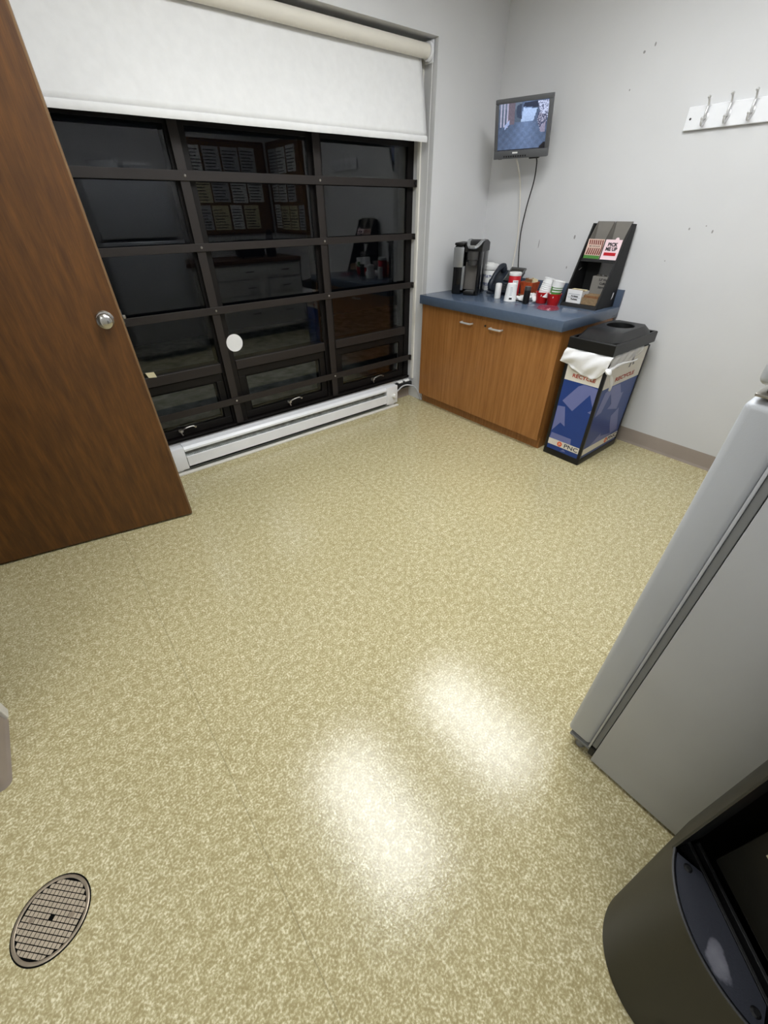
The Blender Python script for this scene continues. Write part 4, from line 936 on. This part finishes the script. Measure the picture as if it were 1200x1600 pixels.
def stripes(fp, f, y0, y1):
    for k in range(7):
        ya = y0+.004+k*(y1-y0-.008)/7; b = NB(); 
        prism(b, [(ya, .022), (ya+.009, .022), (ya+.013-.010, .060), (ya+.010, .100), (ya+.002, .100), (ya-.004+.0, .060)], lambda u, v, d: (f(min(max(u, y0+.001), y1-.001), v)[0]-d, min(max(u, y0+.001), y1-.001), v), 0, .0006); obj('stripe', b, 'choc_brown', fp, False)
    b = NB(); prism(b, [(y0, .001), (y1, .001), (y1, .018), (y0, .018)], lambda u, v, d: (f(u, v)[0]-d, u, v), .0002, .0009); obj('green_strip', b, 'print_green', fp, False)
    b = NB(); prism(b, [(y0+.01, .058), (y1-.01, .058), (y1-.01, .075), (y0+.01, .075)], lambda u, v, d: (f(u, v)[0]-d, u, v), .0008, .0014); obj('white_strip', b, 'choc_cream', fp, False)
    Mx = frame_M((f(0, .0665)[0]-.0018, (y0+y1)/2, .0665), (0, -1, 0), (.2, 0, 1)); text('lettering', 'MILK CHOCOLATE', .010, Mx, 'print_black', fp, .0001, width=.07)
carton('cocoa_carton', 'brown striped sachet carton on the organizer upper shelf', 1.550, 1.656, 'choc_cream', stripes)
def pickme(fp, f, y0, y1):
    yc = (y0+y1)/2
    for s, z, sz in (('PICK', .079, .026), ('ME UP', .056, .026)):
        text('lettering', s, sz, frame_M((f(0, z)[0]-.0012, yc, z), (0, -1, 0), (.2, 0, 1)), 'print_black', fp, .0010, width=.062 if s == 'PICK' else .072)
    b = NB(); prism(b, [(y0+.014, .022), (y1-.014, .022), (y1-.014, .038), (y0+.014, .038)], lambda u, v, d: (f(u, v)[0]-d, u, v), .0002, .0009); obj('red_strip', b, 'red_label', fp, False)
    b = NB(); prism(b, [(yc-.018+.012*math.cos(a*PI/6), .105+.012*math.sin(a*PI/6)) for a in range(12)], lambda u, v, d: (f(u, v)[0]-d, u, v), -.0008, .0002); obj('flower_tab', b, 'pink_card', fp, False)
carton('pink_carton', 'pink PICK ME UP sachet carton on the organizer upper shelf', 1.438, 1.542, 'pink_card', pickme)
# boxes on the bottom shelf
st = thing('stirrer_box', 'grey box of wood coffee stirrers standing in the organizer', 'box', (3.03, 1.480, Z0+.0206))
b = NB(); bx(b, 0, .05, -.062, .062, 0, .150, .001); obj('box', b, 'carton_grey', st, False)
for k, s in enumerate(('5.5" Wood', 'Coffee', 'Stirrers')):
    text('lettering', s, .018, frame_M((-.0006, -.020, .132-.022*k), (0, -1, 0), (0, 0, 1)), 'print_black', st, .0006, width=(.070, .052, .060)[k])
b = NB()
for k in range(14): bx(b, .010+.0025*(k % 4)*3, .0125+.0025*(k % 4)*3, -.05+.007*k, -.045+.007*k, .1502, .156+.004*random.random(), 0)
obj('stirrer_tips', b, 'carton_dark', st, False)['kind'] = 'stuff'
wb = thing('white_packet_box', 'white open box of sugar packets at the front of the organizer', 'box', (2.895, 1.568, Z0+.0206))
b = NB(); bx(b, 0, .0015, -.052, .052, 0, .078, 0); bx(b, .0015, .085, .0505, .052, 0, .070, 0); bx(b, .0015, .085, -.052, -.0505, 0, .070, 0); bx(b, .0835, .085, -.0505, .0505, 0, .070, 0); bx(b, .0015, .0835, -.0505, .0505, 0, .0015, 0); obj('box', b, 'paper_white', wb, False)
text('lettering', 'Artisan', .013, frame_M((-.0006, -.004, .040), (0, -1, 0), (0, 0, 1)), 'print_black', wb, .0005, width=.052)
text('lettering', 'Packets', .013, frame_M((-.0006, -.004, .022), (0, -1, 0), (0, 0, 1)), 'print_black', wb, .0005, width=.046)
b = NB(); bx(b, -.0006, 0, -.040, .040, .0505, .0525, 0); bx(b, -.0006, 0, -.046, .044, .0305, .0318, 0); obj('print_lines', b, 'print_grey', wb, False)
for k in range(8):
    b = NB(); x = .006+.0092*k; bx(b, x, x+.006, -.048, .048, .002, .074+.004*math.sin(k*2.2), .001); obj('packet', b, 'kraft' if k % 2 else 'paper_cream', wb, False)
kb = thing('raw_sugar_box', 'brown tray of raw sugar packets beside the white packet box', 'box', (2.898, 1.456, Z0+.0206))
b = NB(); bx(b, 0, .0015, -.052, .056, 0, .040, 0); bx(b, .0015, .095, .0545, .056, 0, .040, 0); bx(b, .0015, .095, -.052, -.0505, 0, .040, 0); bx(b, .0935, .095, -.0505, .0545, 0, .04, 0); bx(b, .0015, .0935, -.0505, .0545, 0, .0015, 0); obj('tray', b, 'kraft', kb, False)
for k in range(9):
    b = NB(); x = .006+.0094*k; bx(b, x, x+.0065, -.047, .051, .002, .052+.005*math.sin(k*1.7), .001); obj('packet', b, 'kraft' if k % 3 else 'brown_pack', kb, False)

# ================================================================== THE SIDE OF THE ROOM SEEN REFLECTED IN THE WINDOW
sc_ = thing('drawer_cabinet', 'pale grey drawer cabinet beyond the refrigerator, mirrored in the window', 'cabinet', (2.36, -.35, 0))
def D(bm, x0, x1, y0, y1, z0, z1, bev=.002): bx(bm, x0-2.36, x1-2.36, y0+.35, y1+.35, z0, z1, bev)
b = NB(); D(b, 1.64, X_B-.012, Y_S+.002, -.09, .09, .87); obj('carcass', b, 'cabinet_grey', sc_, False)
b = NB(); D(b, 1.64, X_B-.012, Y_S+.002, -.14, .0, .09); obj('plinth', b, 'dark_plastic', sc_, False)
for (x0, x1) in ((1.645, 2.13), (2.14, 2.62), (2.63, 3.105)):
    for (z0, z1) in ((.70, .86), (.52, .69), (.10, .51)):
        b = NB(); D(b, x0, x1, -.089, -.07, z0, z1, .004); dd = obj('drawer', b, 'cabinet_grey', sc_, False)
        b = NB(); xc, zc = (x0+x1)/2-2.36, (z0+z1)/2; tube(b, smooth_path([(xc-.05, .28, zc), (xc-.045, .305, zc), (xc+.045, .305, zc), (xc+.05, .28, zc)], 4), .006); obj('handle', b, 'gunmetal', dd)
b = NB(); bx(b, 1.63, X_B-.003, Y_S+.002, -.05, .8705, .91, .004); tag(obj('wood_worktop', b, 'counter_edge_wood', smooth=False), 'dark wood worktop on the pale drawer cabinet', 'worktop')
tb = thing('toaster', 'black toaster on the dark wood worktop', 'toaster', (2.55, -.33, .9106))
b = NB(); bx(b, -.17, .17, -.09, .09, .012, .19, .03, seg=4); obj('housing', b, 'black_plastic', tb)
b = NB()
for s in (-1, 1): bx(b, -.12, .12, s*.03-.012, s*.03+.012, .189, .1915)
obj('slot', b, 'black_gap', tb, False)
b = NB(); bx(b, .17, .19, -.015, .015, .12, .135, .003); obj('lever', b, 'chrome_grey', tb)
b = NB()
for sx2 in (-.13, .13):
    for sy2 in (-.06, .06): cyl(b, (sx2, sy2, 0), (sx2, sy2, .014), .012)
obj('foot', b, 'dark_plastic', tb)
vj = thing('dark_flask', 'black flask with a pale collar on the wood worktop', 'flask', (2.83, -.30, .9106))
b = NB(); lathe(b, [(0, 0), (.06, 0), (.065, .01), (.065, .17), (.045, .20), (0, .2)], 28); obj('flask', b, 'black_plastic', vj)
b = NB(); lathe(b, [(.046, .2005), (.048, .235), (0, .235)], 28); obj('collar', b, 'chrome_grey', vj)
b = NB(); lathe(b, [(.04, .2355), (.042, .27), (.02, .29), (0, .29)], 28); obj('stopper', b, 'black_plastic', vj)
def board(name, label, P, n, wdt, hgt):
    t_ = thing(name, label, 'notice board', P(0, 0, 0)); o0 = Vector(P(0, 0, 0))
    b = NB(); prism(b, [(0, 0), (wdt, 0), (wdt, hgt), (0, hgt)], lambda u, v, d: Vector(P(u, v, d))-o0, .001, .010); obj('cork', b, 'cork', t_, False)
    for (u0, u1, v0, v1) in ((0, wdt, -.02, 0), (0, wdt, hgt, hgt+.02), (-.02, 0, -.02, hgt+.02), (wdt, wdt+.02, -.02, hgt+.02)):
        b = NB(); prism(b, [(u0, v0), (u1, v0), (u1, v1), (u0, v1)], lambda u, v, d: Vector(P(u, v, d))-o0, .001, .018); obj('frame_rail', b, 'counter_edge_wood', t_, False)
    return t_
PS = lambda u, v, d: (2.10+u, Y_S+d, 1.17+v)
PB = lambda u, v, d: (X_B-d, -.60+u, 1.17+v)
board('notice_board', 'cork notice board on the wall behind the refrigerator side', PS, 0, .96, .88)
board('notice_board', 'cork notice board on the right wall near the corner', PB, 0, .84, .88)
rnd = random.Random(3)
def papers(P, wdt, rows, grp, lab):
    k = 0
    for ri, (v0, h) in enumerate(rows):
        u = .02; ki = 0
        while u < wdt-.16:
            ww = rnd.choice((.15, .20, .21)); 
            if u+ww > wdt-.01: break
            dz = rnd.uniform(-.01, .01); b = NB(); prism(b, [(u, v0+dz), (u+ww, v0+dz), (u+ww, v0+h+dz), (u, v0+h+dz)], P, .0102, .0108)
            pp = tag(obj('pinned_paper', b, rnd.choice(('paper_white', 'paper_grey', 'paper_white', 'paper_cream')), None, False), 'paper in %s row of the %s, %s from its %s end' % (('bottom', 'middle', 'top')[ri], lab, ('first', 'second', 'third', 'fourth', 'fifth')[ki], 'refrigerator' if P is PS else 'corner'), 'paper', grp); ki += 1
            b = NB()
            for q in range(int(h/.03)-1):
                l_ = ww*(.5+.35*rnd.random()); vv = v0+dz+.02+q*.03; prism(b, [(u+.015, vv), (u+.015+l_, vv), (u+.015+l_, vv+.008), (u+.015, vv+.008)], P, .0110, .0113)
            obj('print_lines', b, 'print_black', pp, False); u += ww+rnd.uniform(.012, .03); k += 1
papers(PS, .96, ((.03, .25), (.31, .26), (.60, .24)), 'papers on the rear notice board', 'rear notice board')
papers(PB, .84, ((.03, .25), (.31, .26), (.60, .24)), 'papers on the right notice board', 'right wall notice board')
pk = thing('plate_pack', 'clear wrapped pack of white plates on top of the refrigerator', 'plates', (1.12, -.14, 1.691))
b = NB(); lathe(b, [(0, 0), (.08, 0), (.125, .02), (.13, .03), (.13, .09), (.12, .095), (.075, .075), (0, .075)], 36); obj('plate_stack', b, 'paper_white', pk)
b = NB(); lathe(b, [(0, -.0003), (.09, -.0003), (.135, .018), (.137, .1), (.06, .11), (0, .112)], 24); obj('wrap', b, 'clear_plastic', pk)
cb = thing('low_box', 'low white cardboard box on top of the refrigerator', 'box', (1.42, -.20, 1.691))
b = NB(); bx(b, -.12, .12, -.1, .1, 0, .075, .001); obj('box', b, 'paper_grey', cb, False)
b = NB(); bx(b, -.124, .124, -.104, .104, .0755, .10, .001); obj('lid', b, 'paper_white', cb, False)
